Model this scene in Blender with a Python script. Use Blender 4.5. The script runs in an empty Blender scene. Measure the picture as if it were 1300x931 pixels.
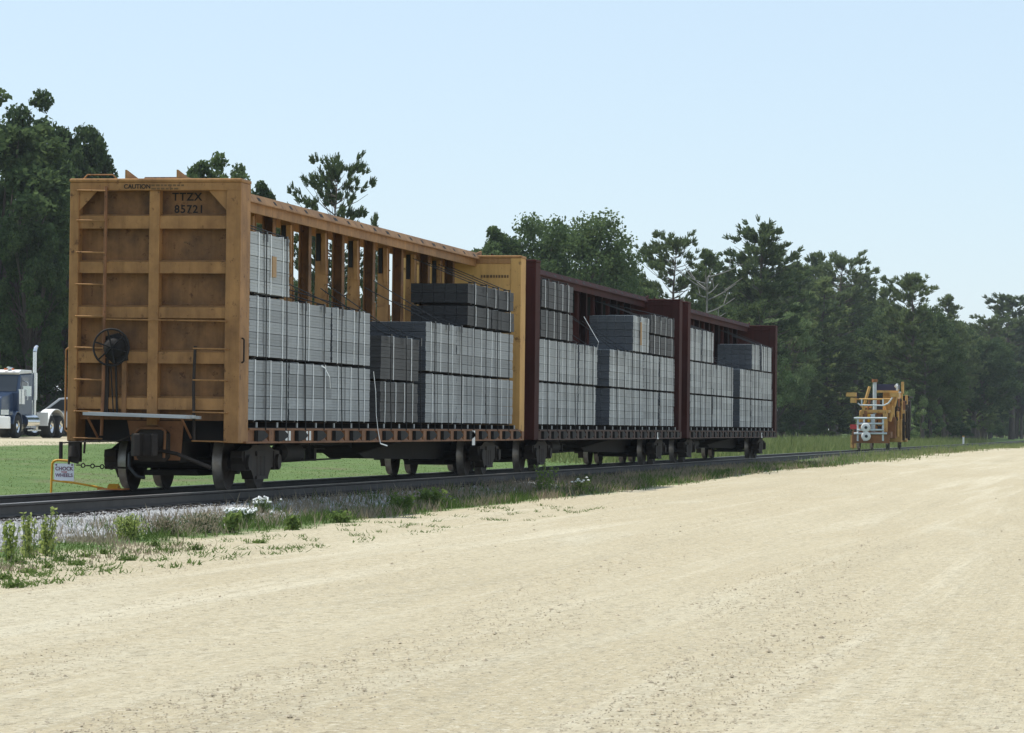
import bpy, math, random
import numpy as np
from mathutils import Vector, Matrix
random.seed(7); rng = np.random.default_rng(7)
S = bpy.context.scene
COL = S.collection

# ------------------------------------------------------------------ camera
FPX = 4400.0                                   # focal length in pixels of a 1300 px wide picture
CX, CY = 650.0, 465.5
d = np.array([830.0, -84.5, -FPX]); d /= np.linalg.norm(d)          # the track's direction seen by the camera
u = np.array([0.0115, 1.0, 0.0]); u[2] = -(u[0]*d[0]+u[1]*d[1])/d[2]; u /= np.linalg.norm(u)
RM = np.stack([d, np.cross(u, d), u], 1)       # world -> camera
CAM = np.array([-49.96, -14.90, 1.04])
cam = bpy.data.cameras.new('camera'); cam.lens = FPX/1300*36; cam.sensor_width = 36; cam.sensor_fit = 'HORIZONTAL'
cam.clip_start = 0.5; cam.clip_end = 6000
co = bpy.data.objects.new('camera', cam); COL.objects.link(co)
M = Matrix.Identity(4)
for i in range(3):
    for j in range(3): M[i][j] = RM[j][i]
    M[i][3] = CAM[i]
co.matrix_world = M
S.camera = co

# ------------------------------------------------------------------ light
EL, AZ = math.radians(61.5), math.radians(4)    # sun high on the far side of the track
sdir = Vector((math.sin(AZ)*math.cos(EL), math.cos(AZ)*math.cos(EL), math.sin(EL)))
W = bpy.data.worlds.new('World'); S.world = W; W.use_nodes = True
wn = W.node_tree; bg = wn.nodes['Background']
sky = wn.nodes.new('ShaderNodeTexSky'); sky.sky_type = 'NISHITA'; sky.sun_disc = False
sky.sun_elevation = EL; sky.sun_rotation = AZ; sky.altitude = 300; sky.air_density = 1.0; sky.dust_density = 0.3; sky.ozone_density = 2.6
hzm = wn.nodes.new('ShaderNodeMix'); hzm.data_type = 'RGBA'; hzm.inputs['Factor'].default_value = .62; hzm.inputs['B'].default_value = (4.75, 5.75, 6.7, 1)   # even summer haze over the clear sky
wn.links.new(sky.outputs[0], hzm.inputs['A']); wn.links.new(hzm.outputs['Result'], bg.inputs[0]); bg.inputs[1].default_value = 0.14
sl = bpy.data.lights.new('sun', 'SUN'); sl.energy = 4.2; sl.angle = math.radians(0.53); sl.color = (1.0, 0.96, 0.89)
so = bpy.data.objects.new('sun', sl); COL.objects.link(so); so.rotation_euler = (-sdir).to_track_quat('-Z', 'Y').to_euler()
vs = S.view_settings; vs.view_transform = 'Standard'; vs.look = 'None'; vs.exposure = 0.12; vs.gamma = 1.0

# ------------------------------------------------------------------ helpers
def ray(px, py): return RM.T @ np.array([(px-CX)/FPX, -(py-CY)/FPX, -1.0])
def at_depth(px, py, Z): return Vector(CAM + ray(px, py)*Z)
def tag(o, label=None, cat=None, group=None, kind=None):
    if label: o['label'] = label
    if cat: o['category'] = cat
    if group: o['group'] = group
    if kind: o['kind'] = kind
    return o
def empty(name, loc=(0, 0, 0), rz=0.0, label=None, cat=None, group=None, kind=None):
    o = bpy.data.objects.new(name, None); COL.objects.link(o); o.location = loc; o.rotation_euler = (0, 0, rz)
    o.empty_display_size = 0.3
    return tag(o, label, cat, group, kind)
def link(name, me, parent=None, loc=None):
    o = bpy.data.objects.new(name, me); COL.objects.link(o)
    if parent: o.parent = parent
    if loc is not None: o.location = loc
    return o
class MB:
    def __init__(s): s.v = []; s.f = []; s.sm = []
    def add(s, vs, fs, smooth=False):
        n = len(s.v); s.v += [tuple(p) for p in vs]; s.f += [tuple(i+n for i in f) for f in fs]; s.sm += [smooth]*len(fs); return s
    def box(s, x0, x1, y0, y1, z0, z1):
        return s.add([(x0,y0,z0),(x1,y0,z0),(x1,y1,z0),(x0,y1,z0),(x0,y0,z1),(x1,y0,z1),(x1,y1,z1),(x0,y1,z1)],
                     [(3,2,1,0),(4,5,6,7),(0,1,5,4),(1,2,6,5),(2,3,7,6),(3,0,4,7)])
    def bar(s, p, q, w, h=None, up=(0,0,1)):
        p, q = Vector(p), Vector(q); h = h or w; a = (q-p).normalized(); up = Vector(up)
        if abs(a.dot(up)) > .99: up = Vector((1,0,0))
        r = a.cross(up).normalized(); n = r.cross(a)
        c = [(-w/2,-h/2),(w/2,-h/2),(w/2,h/2),(-w/2,h/2)]
        return s.add([p+r*x+n*y for x,y in c]+[q+r*x+n*y for x,y in c], [(3,2,1,0),(4,5,6,7),(0,1,5,4),(1,2,6,5),(2,3,7,6),(3,0,4,7)])
    def prism(s, poly, axis, a0, a1):
        """poly: 2-D points; axis 'x': (y,z), 'y': (x,z), 'z': (x,y)"""
        def P(t, a): return (a,t[0],t[1]) if axis=='x' else ((t[0],a,t[1]) if axis=='y' else (t[0],t[1],a))
        n = len(poly); vs = [P(t,a0) for t in poly]+[P(t,a1) for t in poly]
        return s.add(vs, [tuple(range(n-1,-1,-1)), tuple(range(n,2*n))]+[(i,(i+1)%n,(i+1)%n+n,i+n) for i in range(n)])
    def cyl(s, p, q, r0, r1=None, seg=12, caps=True):
        p, q = Vector(p), Vector(q); r1 = r0 if r1 is None else r1; a = (q-p).normalized()
        t = Vector((0,0,1)) if abs(a.z) < .9 else Vector((1,0,0)); b = a.cross(t).normalized(); c = b.cross(a)
        vs = []
        for o, r in ((p,r0),(q,r1)):
            for k in range(seg):
                th = 2*math.pi*k/seg; vs.append(o+b*math.cos(th)*r+c*math.sin(th)*r)
        s.add(vs, [(i,(i+1)%seg,(i+1)%seg+seg,i+seg) for i in range(seg)], True)
        if caps: s.add(vs, [tuple(range(seg-1,-1,-1)), tuple(range(seg,2*seg))])
        return s
    def tube(s, pts, r, seg=6):
        for a, b in zip(pts[:-1], pts[1:]): s.cyl(a, b, r, r, seg)
        return s
    def lathe(s, prof, c, axis='y', seg=24):
        """prof: (offset along axis, radius)"""
        vs = []
        for (o, r) in prof:
            for k in range(seg):
                th = 2*math.pi*k/seg; x, y = r*math.cos(th), r*math.sin(th)
                if axis=='y': vs.append((c[0]+x, c[1]+o, c[2]+y))
                elif axis=='x': vs.append((c[0]+o, c[1]+x, c[2]+y))
                else: vs.append((c[0]+x, c[1]+y, c[2]+o))
        n = len(prof)
        return s.add(vs, [(i*seg+k, i*seg+(k+1)%seg, (i+1)*seg+(k+1)%seg, (i+1)*seg+k) for i in range(n-1) for k in range(seg)], True)
    def ring(s, c, R, r, axis='x', seg=28, rs=6):
        vs = []
        for k in range(seg):
            th = 2*math.pi*k/seg
            for m in range(rs):
                ph = 2*math.pi*m/rs; rr = R+r*math.cos(ph); o = r*math.sin(ph); a, b = rr*math.cos(th), rr*math.sin(th)
                vs.append((c[0]+o,c[1]+a,c[2]+b) if axis=='x' else ((c[0]+a,c[1]+o,c[2]+b) if axis=='y' else (c[0]+a,c[1]+b,c[2]+o)))
        return s.add(vs, [(k*rs+m, k*rs+(m+1)%rs, ((k+1)%seg)*rs+(m+1)%rs, ((k+1)%seg)*rs+m) for k in range(seg) for m in range(rs)], True)
    def mesh(s, name, mat):
        me = bpy.data.meshes.new(name); me.from_pydata(s.v, [], s.f); me.polygons.foreach_set('use_smooth', s.sm)
        if mat: me.materials.append(mat)
        me.update(); return me
    def build(s, name, mat, parent=None, bevel=0, loc=None):
        o = link(name, s.mesh(name, mat), parent, loc)
        if bevel:
            b = o.modifiers.new('bevel', 'BEVEL'); b.width = bevel; b.segments = 2; b.limit_method = 'ANGLE'
        return o
def fast_mesh(name, V, F, mat, smooth=False):
    """V (n,3), F (m,k) arrays"""
    me = bpy.data.meshes.new(name); V = np.asarray(V, np.float32); F = np.asarray(F, np.int32); m, k = F.shape
    me.vertices.add(len(V)); me.vertices.foreach_set('co', V.ravel()); me.loops.add(m*k); me.loops.foreach_set('vertex_index', F.ravel())
    me.polygons.add(m); me.polygons.foreach_set('loop_start', np.arange(m, dtype=np.int32)*k)
    me.polygons.foreach_set('loop_total', np.full(m, k, np.int32))
    me.polygons.foreach_set('use_smooth', np.full(m, smooth)); me.materials.append(mat); me.update(calc_edges=True); return me
def sibling_copy(o, parent):
    c = o.copy(); COL.objects.link(c); c.parent = parent; return c
def copy_tree(o, parent=None):
    c = o.copy(); COL.objects.link(c)
    if parent: c.parent = parent
    for ch in list(o.children): copy_tree(ch, c)
    return c

# ------------------------------------------------------------------ materials
def mat(name, base, rough=.7, dark=None, amt=.5, scale=3.0, stretch=(1,1,1), rust=None, ramt=.0, rscale=5.0, streak=0.0, metal=0.0, bump=0.0, bscale=40.0, var=0.0, spec=.4):
    m = bpy.data.materials.new(name); m.use_nodes = True; N = m.node_tree; n = N.nodes; L = N.links
    p = n['Principled BSDF']; p.inputs['Roughness'].default_value = rough; p.inputs['Metallic'].default_value = metal
    p.inputs['Specular IOR Level'].default_value = spec
    tc = n.new('ShaderNodeTexCoord'); mp = n.new('ShaderNodeMapping'); mp.inputs['Scale'].default_value = stretch
    L.new(tc.outputs['Object'], mp.inputs[0]); vec = mp.outputs[0]
    col = n.new('ShaderNodeRGB'); col.outputs[0].default_value = (*base, 1); out = col.outputs[0]
    def noise(sc, det=5, r=.6, v=vec):
        t = n.new('ShaderNodeTexNoise'); t.inputs['Scale'].default_value = sc; t.inputs['Detail'].default_value = det; t.inputs['Roughness'].default_value = r
        L.new(v, t.inputs['Vector']); return t.outputs['Fac']
    def ramp(src, lo, hi):
        r = n.new('ShaderNodeMapRange'); r.inputs['From Min'].default_value = lo; r.inputs['From Max'].default_value = hi; L.new(src, r.inputs['Value']); return r.outputs[0]
    def mix(a, b, f, mul=1.0):
        x = n.new('ShaderNodeMix'); x.data_type = 'RGBA'; L.new(a, x.inputs['A']); x.inputs['B'].default_value = (*b, 1)
        if mul != 1.0:
            mm = n.new('ShaderNodeMath'); mm.operation = 'MULTIPLY'; mm.inputs[1].default_value = mul; L.new(f, mm.inputs[0]); f = mm.outputs[0]
        L.new(f, x.inputs['Factor']); return x.outputs['Result']
    if dark: out = mix(out, dark, ramp(noise(scale), .35, .7), amt)
    if streak:
        m2 = n.new('ShaderNodeMapping'); m2.inputs['Scale'].default_value = (4,4,.28); L.new(tc.outputs['Object'], m2.inputs[0])
        out = mix(out, tuple(c*.28 for c in base), ramp(noise(2.2,6,.7,m2.outputs[0]), .47, .72), streak)
    if rust: out = mix(out, rust, ramp(noise(rscale, 8, .75, tc.outputs['Object']), .58, .66), ramt)
    if var:
        oi = n.new('ShaderNodeObjectInfo'); h = n.new('ShaderNodeHueSaturation'); r = n.new('ShaderNodeMapRange')
        r.inputs['To Min'].default_value = 1-var; r.inputs['To Max'].default_value = 1+var; L.new(oi.outputs['Random'], r.inputs['Value'])
        L.new(r.outputs[0], h.inputs['Value']); L.new(out, h.inputs['Color']); out = h.outputs[0]
    L.new(out, p.inputs['Base Color'])
    if bump:
        b = n.new('ShaderNodeBump'); b.inputs['Strength'].default_value = bump; b.inputs['Distance'].default_value = .02
        L.new(noise(bscale, 6, .7, tc.outputs['Object']), b.inputs['Height']); L.new(b.outputs[0], p.inputs['Normal'])
    return m
def leafmat(name, a, b, trans=.35, sc=.35):
    m = bpy.data.materials.new(name); m.use_nodes = True; N = m.node_tree; n = N.nodes; L = N.links; n.clear()
    out = n.new('ShaderNodeOutputMaterial'); df = n.new('ShaderNodeBsdfDiffuse'); tr = n.new('ShaderNodeBsdfTranslucent'); mx = n.new('ShaderNodeMixShader')
    mx.inputs[0].default_value = trans; geo = n.new('ShaderNodeNewGeometry'); tc = n.new('ShaderNodeTexCoord'); no = n.new('ShaderNodeTexNoise'); no.inputs['Scale'].default_value = sc
    no.inputs['Detail'].default_value = 3
    L.new(tc.outputs['Object'], no.inputs['Vector'])
    ad = n.new('ShaderNodeMath'); ad.operation = 'ADD'; L.new(geo.outputs['Random Per Island'], ad.inputs[0]); L.new(no.outputs['Fac'], ad.inputs[1])
    oi = n.new('ShaderNodeObjectInfo'); ad2 = n.new('ShaderNodeMath'); ad2.operation = 'ADD'; L.new(ad.outputs[0], ad2.inputs[0]); L.new(oi.outputs['Random'], ad2.inputs[1])
    r = n.new('ShaderNodeMapRange'); r.inputs['From Min'].default_value = .5; r.inputs['From Max'].default_value = 2.4; L.new(ad2.outputs[0], r.inputs['Value'])
    c = n.new('ShaderNodeMix'); c.data_type = 'RGBA'; c.inputs['A'].default_value = (*a,1); c.inputs['B'].default_value = (*b,1); L.new(r.outputs[0], c.inputs['Factor'])
    L.new(c.outputs['Result'], df.inputs[0]); L.new(c.outputs['Result'], tr.inputs[0]); L.new(df.outputs[0], mx.inputs[1]); L.new(tr.outputs[0], mx.inputs[2]); L.new(mx.outputs[0], out.inputs[0])
    return m

YEL = mat('yellow_paint', (.41,.215,.082), .62, (.19,.095,.04), .85, 2.1, (1,1,.85), (.075,.032,.016), .9, 6.0, streak=.4, spec=.2, bump=.15, bscale=12)
YELD = mat('yellow_paint_grime_shade', (.27,.135,.055), .7, (.085,.05,.03), .9, 2.4, (1,1,.85), (.065,.030,.016), .9, 6.5, streak=.4, spec=.2, bump=.15, bscale=12)  # grime, plus shade put into the colour for the channel columns
YLIT = mat('lit_yellow_wall_paint', (.60,.355,.125), .7, (.38,.20,.07), .6, 1.4, (1,1,.6), (.10,.05,.025), .8, 4.0, streak=.25, spec=.2)  # cleaner yellow, raised further: light on the far wall put into colour
YRUST = mat('rusty_orange_steel', (.27,.125,.055), .75, (.12,.05,.022), .8, 2.2, rust=(.05,.022,.012), ramt=.9, rscale=7)
BRN = mat('brown_paint', (.062,.017,.014), .8, (.032,.012,.011), .8, 1.3, (1,1,.5), (.045,.018,.012), .8, 5.0, streak=.5, spec=.15)
BRND = mat('brown_paint_grime_shade', (.034,.011,.010), .8, (.016,.008,.007), .8, 1.3, (1,1,.5), (.035,.015,.010), .7, 5.0, streak=.5, spec=.15)
BRUST = mat('rusty_brown_steel', (.075,.042,.03), .78, (.05,.022,.014), .8, 2.2, rust=(.03,.014,.01), ramt=.8, rscale=7)
GRIME = mat('grimy_black_steel', (.010,.009,.009), .8, (.024,.018,.014), .6, 3.0, var=.2)
GRIME2 = mat('grimy_brown_steel', (.040,.030,.023), .8, (.014,.011,.010), .7, 3.0)
TREAD = mat('worn_steel', (.33,.31,.29), .42, (.12,.09,.07), .6, 6.0, metal=.6)
RUSTW = mat('rusty_wheel_steel', (.035,.024,.018), .8, (.016,.012,.010), .8, 5.0)
RAILM = mat('rail_steel', (.058,.051,.046), .7, (.028,.024,.021), .7, 3.0)
RAILT = mat('rail_head_steel', (.40,.38,.36), .38, (.20,.15,.12), .6, 2.0, (.2,8,1), metal=.7)
TIE = mat('creosoted_wood', (.045,.035,.028), .9, (.02,.016,.013), .7, 4.0, (.5,4,4), var=.3)
BOARDW = mat('grey_deck_wood', (.50,.52,.52), .8, (.28,.28,.27), .7, 4.0, (4,.6,4))
WRAP = mat('grey_weathered_boards', (.35,.368,.38), .75, (.26,.275,.285), .8, 2.5, (.4,1,3), var=.17, streak=.25, bump=.2, bscale=25)
WRAPL = mat('top_lit_grey_boards', (.47,.495,.50), .75, (.36,.38,.385), .8, 2.5, (.4,1,3), var=.12, streak=.2, bump=.2, bscale=25)  # lighter copy of the grey boards: stronger light on the top bundle painted in
WRAPM = mat('mid_grey_boards', (.39,.41,.415), .75, (.29,.305,.31), .8, 2.5, (.4,1,3), var=.16, streak=.2, bump=.2, bscale=25)
WRAPD = mat('charcoal_boards', (.062,.062,.064), .65, (.030,.030,.032), .8, 2.5, (.4,1,4), var=.15, bump=.2, bscale=25)
WRAPK = mat('black_boards', (.020,.021,.023), .6, (.010,.010,.012), .8, 2.5, (.4,1,4), var=.15)
STRAPW = mat('white_strap', (.88,.90,.90), .5)
CABLE = mat('black_steel_cable', (.02,.02,.021), .6)
WOODN = mat('raw_pine_wood', (.42,.27,.14), .8, (.30,.18,.09), .6, 8)
DUNN = mat('gap_shaded_wood', (.035,.028,.022), .9)  # runner wood darkened: shade in the gaps between bundles put into colour
BLKP = mat('black_plastic', (.012,.012,.013), .5)
WHT = mat('white_paint', (.78,.78,.76), .5, (.55,.53,.48), .4, 4)
LETK = mat('black_lettering', (.012,.010,.008), .8)
LETF = mat('faded_stencil', (.13,.075,.03), .8)
LETW = mat('white_lettering', (.6,.58,.55), .7)

# ------------------------------------------------------------------ text
def lettering(txt, size, org, xdir, ydir, m, parent, name='lettering', wscale=1.0, space=1.0):
    cu = bpy.data.curves.new('lettering', 'FONT'); cu.body = txt; cu.size = size; cu.align_x = 'CENTER'; cu.align_y = 'CENTER'; cu.extrude = .002; cu.offset = size*.02; cu.space_character = space
    o = bpy.data.objects.new('tmp', cu); COL.objects.link(o)
    dg = bpy.context.evaluated_depsgraph_get(); me = bpy.data.meshes.new_from_object(o.evaluated_get(dg)); bpy.data.objects.remove(o)
    me.name = 'lettering'; me.materials.clear(); me.materials.append(m)
    X, Y = Vector(xdir), Vector(ydir); Zv = X.cross(Y)
    for v in me.vertices: c = v.co.copy(); v.co = Vector(org)+X*c.x*wscale+Y*c.y+Zv*c.z
    return link(name, me, parent)

# ------------------------------------------------------------------ terrain
def sm(a, b, x): t = np.clip((x-a)/(b-a), 0, 1); return t*t*(3-2*t)
def lot_z(x): return -.36 + .13*sm(0, 60, x) + .12*sm(55, 130, x) - .10*sm(150, 260, x)
def ground_z(x, y):
    x = np.asarray(x, float); y = np.asarray(y, float)
    lot = lot_z(x) + .018*np.sin(y*1.3+x*.11)+.012*np.sin(y*2.9-x*.17+1.3)
    left = -.30 + .32*sm(3, 14, y) + .20*sm(12, 34, y) + .02*np.sin(x*.21+y*.17)
    return np.where(y < 0, lot, left)
def grid(xs, ys, zf):
    X, Y = np.meshgrid(xs, ys, indexing='ij'); Z = zf(X, Y); nx, ny = X.shape
    i, j = np.meshgrid(np.arange(nx-1), np.arange(ny-1), indexing='ij'); a = (i*ny+j).ravel()
    return np.stack([X.ravel(), Y.ravel(), Z.ravel()], 1), np.stack([a, a+ny, a+ny+1, a+1], 1)

def ground_mat():
    m = bpy.data.materials.new('sand_and_grass_ground'); m.use_nodes = True; N = m.node_tree; n = N.nodes; L = N.links; p = n['Principled BSDF']
    p.inputs['Roughness'].default_value = .95; p.inputs['Specular IOR Level'].default_value = .1
    tc = n.new('ShaderNodeTexCoord')
    def noise(sc, det=4, r=.6, st=None, dist=0):
        t = n.new('ShaderNodeTexNoise'); t.inputs['Scale'].default_value = sc; t.inputs['Detail'].default_value = det; t.inputs['Roughness'].default_value = r; t.inputs['Distortion'].default_value = dist
        v = tc.outputs['Object']
        if st: mp = n.new('ShaderNodeMapping'); mp.inputs['Scale'].default_value = st[:3]; mp.inputs['Rotation'].default_value = (0,0,math.radians(st[3])); L.new(v, mp.inputs[0]); v = mp.outputs[0]
        L.new(v, t.inputs['Vector']); return t.outputs['Fac']
    def rm(s, a, b, c=0, d_=1):
        r = n.new('ShaderNodeMapRange'); [r.inputs[k].__setattr__('default_value', v) for k, v in zip(('From Min','From Max','To Min','To Max'), (a,b,c,d_))]; L.new(s, r.inputs['Value']); return r.outputs[0]
    def mix(a, b, f):
        x = n.new('ShaderNodeMix'); x.data_type = 'RGBA'
        for k, v in (('A',a),('B',b)):
            if isinstance(v, tuple): x.inputs[k].default_value = (*v,1)
            else: L.new(v, x.inputs[k])
        L.new(f, x.inputs['Factor']); return x.outputs['Result']
    sand = mix((.50,.435,.30), (.45,.38,.25), rm(noise(.35,5,.6,(.25,1,1,10)), .35, .7))
    # wheel tracks running along the yard
    trk = noise(1.15, 6, .68, (.035,1,1,-1.6), .25)
    sand = mix(sand, (.59,.53,.39), rm(trk, .54, .70)); sand = mix(sand, (.435,.375,.255), rm(trk, .47, .36))
    sand = mix(sand, (.55,.50,.37), rm(noise(.5,5,.6,(.12,1,1,-6), 1.5), .55, .8))
    sand = mix(sand, (.39,.345,.245), rm(noise(7,6,.85,(.35,1,1,8)), .50, .68))
    sand = mix(sand, (.61,.56,.43), rm(noise(17,4,.8), .52, .66)); sand = mix(sand, (.33,.28,.19), rm(noise(11,5,.85,(.6,1,1,20)), .52, .66)); sand = mix(sand, (.21,.18,.13), rm(noise(30,3,.7,(.5,1,1,8)), .61, .67))
    grs = mix((.095,.155,.05), (.14,.195,.07), rm(noise(.4,5,.7), .35, .65))
    grs = mix(grs, (.17,.155,.09), rm(noise(.22,6,.75,(.45,1,1,0)), .54, .68))
    grs = mix(grs, (.075,.125,.04), rm(noise(3.0,5,.8), .5, .7))
    sx = n.new('ShaderNodeSeparateXYZ'); L.new(tc.outputs['Object'], sx.inputs[0])
    wob = n.new('ShaderNodeMath'); wob.operation = 'MULTIPLY_ADD'; wob.inputs[1].default_value = 2.2; L.new(noise(.55,6,.7), wob.inputs[0]); L.new(sx.outputs['Y'], wob.inputs[2])
    verge = rm(wob.outputs[0], -2.55, -2.2)
    # pale gravel road on the far side of the field
    w2 = n.new('ShaderNodeMath'); w2.operation = 'MULTIPLY_ADD'; w2.inputs[1].default_value = 2.5; L.new(noise(.3,4), w2.inputs[0]); L.new(sx.outputs['Y'], w2.inputs[2])
    r1 = rm(w2.outputs[0], 25.6, 26.6); r2 = rm(w2.outputs[0], 41, 43, 1, 0); rr = n.new('ShaderNodeMath'); rr.operation = 'MULTIPLY'; L.new(r1, rr.inputs[0]); L.new(r2, rr.inputs[1])
    xlim = rm(sx.outputs['X'], 120, 140, 1, 0); rr2 = n.new('ShaderNodeMath'); rr2.operation = 'MULTIPLY'; L.new(rr.outputs[0], rr2.inputs[0]); L.new(xlim, rr2.inputs[1])
    out = mix(sand, grs, verge); out = mix(out, sand, rr2.outputs[0])
    L.new(out, p.inputs['Base Color'])
    b = n.new('ShaderNodeBump'); b.inputs['Strength'].default_value = 1.0; b.inputs['Distance'].default_value = .03
    ad = n.new('ShaderNodeMath'); ad.operation = 'MULTIPLY_ADD'; ad.inputs[1].default_value = .5; L.new(noise(22,6,.8), ad.inputs[0])
    a3 = n.new('ShaderNodeMath'); a3.operation = 'MULTIPLY_ADD'; a3.inputs[1].default_value = 1.5; L.new(trk, a3.inputs[0]); L.new(noise(5,5,.7), a3.inputs[2]); L.new(a3.outputs[0], ad.inputs[2]); L.new(ad.outputs[0], b.inputs['Height']); L.new(b.outputs[0], p.inputs['Normal'])
    return m
xs = np.concatenate([[-900,-400,-150], np.arange(-60,130,1.0), np.arange(130,300,5.0), [300,340,400,500,700,1000,1600,2600,4500]])
ys = np.concatenate([[-2500,-1200,-600,-300,-150,-80], np.arange(-50,-5,1.0), np.arange(-5,5,.4), np.arange(5,44,1.5), [46,60,90,140,250,500,1200,2500]])
V, F = grid(xs, ys, ground_z)
tag(link('ground', fast_mesh('ground', V, F, ground_mat(), True)), kind='structure')

# ballast bed
BALM = mat('ballast_stone_bed', (.20,.185,.165), .95, (.10,.09,.08), .8, 9, bump=1.0, bscale=30)
def bal_z(x, y):
    g = ground_z(x, y); a = np.abs(y); top = -.215
    return np.where(a < 1.45, top, top + (np.minimum(g, top) - .03 - top)*sm(1.45, 2.7, a))
V, F = grid(np.concatenate([np.arange(-60,130,1.0), np.arange(130,420,10.0)]), np.array([-2.7,-2.3,-1.9,-1.6,-1.45,-.6,.6,1.45,1.6,1.9,2.3,2.7]), bal_z)
tag(link('ballast_bed', fast_mesh('ballast_bed', V, F, BALM)), kind='structure')

# loose stones
STONE = leafmat('ballast_stone', (.09,.085,.08), (.62,.61,.59), 0.0, 2.0)
PEB = leafmat('lot_pebble', (.24,.20,.145), (.58,.50,.37), 0.0, 1.0)
def stones(P, R, flat=.7):
    base = np.array([(1,0,0),(-1,0,0),(0,1,0),(0,-1,0),(0,0,1),(0,0,-.6)], float); fc = np.array([(0,2,4),(2,1,4),(1,3,4),(3,0,4),(2,0,5),(1,2,5),(3,1,5),(0,3,5)])
    n = len(P); th = rng.uniform(0, 6.28, n); jit = rng.uniform(.65, 1.25, (n,6,1)); B = base[None]*jit*R[:,None,None]; B[:,:,2] *= flat
    c, s_ = np.cos(th)[:,None], np.sin(th)[:,None]; X = B[:,:,0]*c-B[:,:,1]*s_; Y = B[:,:,0]*s_+B[:,:,1]*c
    V = np.stack([X, Y, B[:,:,2]], 2)+P[:,None,:]
    return V.reshape(-1,3), (fc[None]+np.arange(n)[:,None,None]*6).reshape(-1,3)
n = 30000
x = np.concatenate([rng.uniform(-16,12,n), rng.uniform(12,150,16000)]); y = rng.uniform(-2.75,-.85,len(x)); z = bal_z(x,y)+.004
V, F = stones(np.stack([x,y,z],1), rng.uniform(.022,.062,len(x)))
tag(link('ballast_stones', fast_mesh('ballast_stones', V, F, STONE)), kind='stuff')
def lot_points(n, zmin, zmax, power=1.0):
    Z = zmin*(zmax/zmin)**(rng.random(n)**power); lat = rng.uniform(-.19,.19,n)*Z
    fw = RM.T @ np.array([0,0,-1.0]); rt = RM.T @ np.array([1.0,0,0])
    P = CAM[None]+Z[:,None]*fw[None]+lat[:,None]*rt[None]; x, y = P[:,0], P[:,1]; k = (y < -2.6) & (y > -60)
    return x[k], y[k]
x, y = lot_points(80000, 13, 95)
dens = .5*np.sin(y*.9+x*.05)+.4*np.sin(y*2.1-x*.08)+rng.normal(0,1.0,len(x)); k = dens > .0; x, y = x[k], y[k]
V, F = stones(np.stack([x,y,ground_z(x,y)],1), rng.uniform(.0035,.009,len(x))*np.where(rng.random(len(x)) < .03, 2.6, 1.0), .6)
tag(link('lot_pebbles', fast_mesh('lot_pebbles', V, F, PEB)), kind='stuff')

# ------------------------------------------------------------------ track
track = empty('railway_track', (0,0,-.4), kind='structure')
def rail_prof(y): return [(y-.07,-.17),(y+.07,-.17),(y+.07,-.155),(y+.012,-.135),(y+.012,-.045),(y+.036,-.03),(y+.036,-.006),(y-.036,-.006),(y-.036,-.03),(y-.012,-.045),(y-.012,-.135),(y-.07,-.155)]
for s in (-1, 1):
    r = MB(); r.prism([(a,b+.4) for a,b in rail_prof(s*.755)], 'x', -60, 420); ro = r.build('rail', RAILM, track)
    MB().box(-60,420,s*.755-.034,s*.755+.034,.394,.3995).build('rail_head', RAILT, ro)
tm = MB().box(-.115,.115,-1.3,1.3,-.16,0).mesh('sleeper', TIE)
for k in range(290):
    o = link('sleeper', tm, track, (-26+k*.53, random.uniform(-.05,.05), .2285+random.uniform(-.006,.002))); o.rotation_euler.z = random.uniform(-.02,.02)
spk = MB()
for k in range(290):
    for s in (-1,1):
        spk.box(-26+k*.53-.09,-26+k*.53+.09, s*.755-.17, s*.755+.17, .231, .2405)
tag(spk.build('tie_plates', RAILM, track), kind='stuff')

# ------------------------------------------------------------------ railcars
PITCH = 1.25; LEN = 23.4
def wheel_mesh():
    m = MB(); m.lathe([(-.065,.0),(-.065,.13),(-.02,.15),(-.015,.30),(-.06,.35),(-.065,.415)], (0,0,0), 'y', 28)
    m.lathe([(.075,.455),(.065,.37),(.0,.30),(.0,.15),(.07,.13),(.07,.0)], (0,0,0), 'y', 28); return m.mesh('wheel', RUSTW)
def tread_mesh(): return MB().lathe([(-.065,.415),(.045,.425),(.06,.455),(.075,.455)], (0,0,0), 'y', 28).mesh('tread', TREAD)
WM, TM = wheel_mesh(), tread_mesh()
def side_frame(y):
    m = MB(); a, b = y-.09, y+.09
    m.prism([(-1.15,.50),(-1.12,.60),(-.75,.62),(-.45,.70),(.45,.70),(.75,.62),(1.12,.60),(1.15,.50),(.98,.36),(.62,.34),(.42,.17),(-.42,.17),(-.62,.34),(-.98,.36)], 'y', a, b)
    for s in (-1,1): m.cyl((s*.89,y-.16,.43),(s*.89,y+.13,.43),.12,.12,12); m.box(s*.89-.15,s*.89+.15,y-.11,y+.11,.30,.60)
    for k in range(3): m.cyl((-.22+k*.22, y-.02, .22),(-.22+k*.22, y-.02,.52),.085,.085,10)
    m.box(-.34,.34,y-.12,y+.12,.165,.215); m.box(-.34,.34,y-.12,y+.12,.53,.60)
    return m
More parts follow.
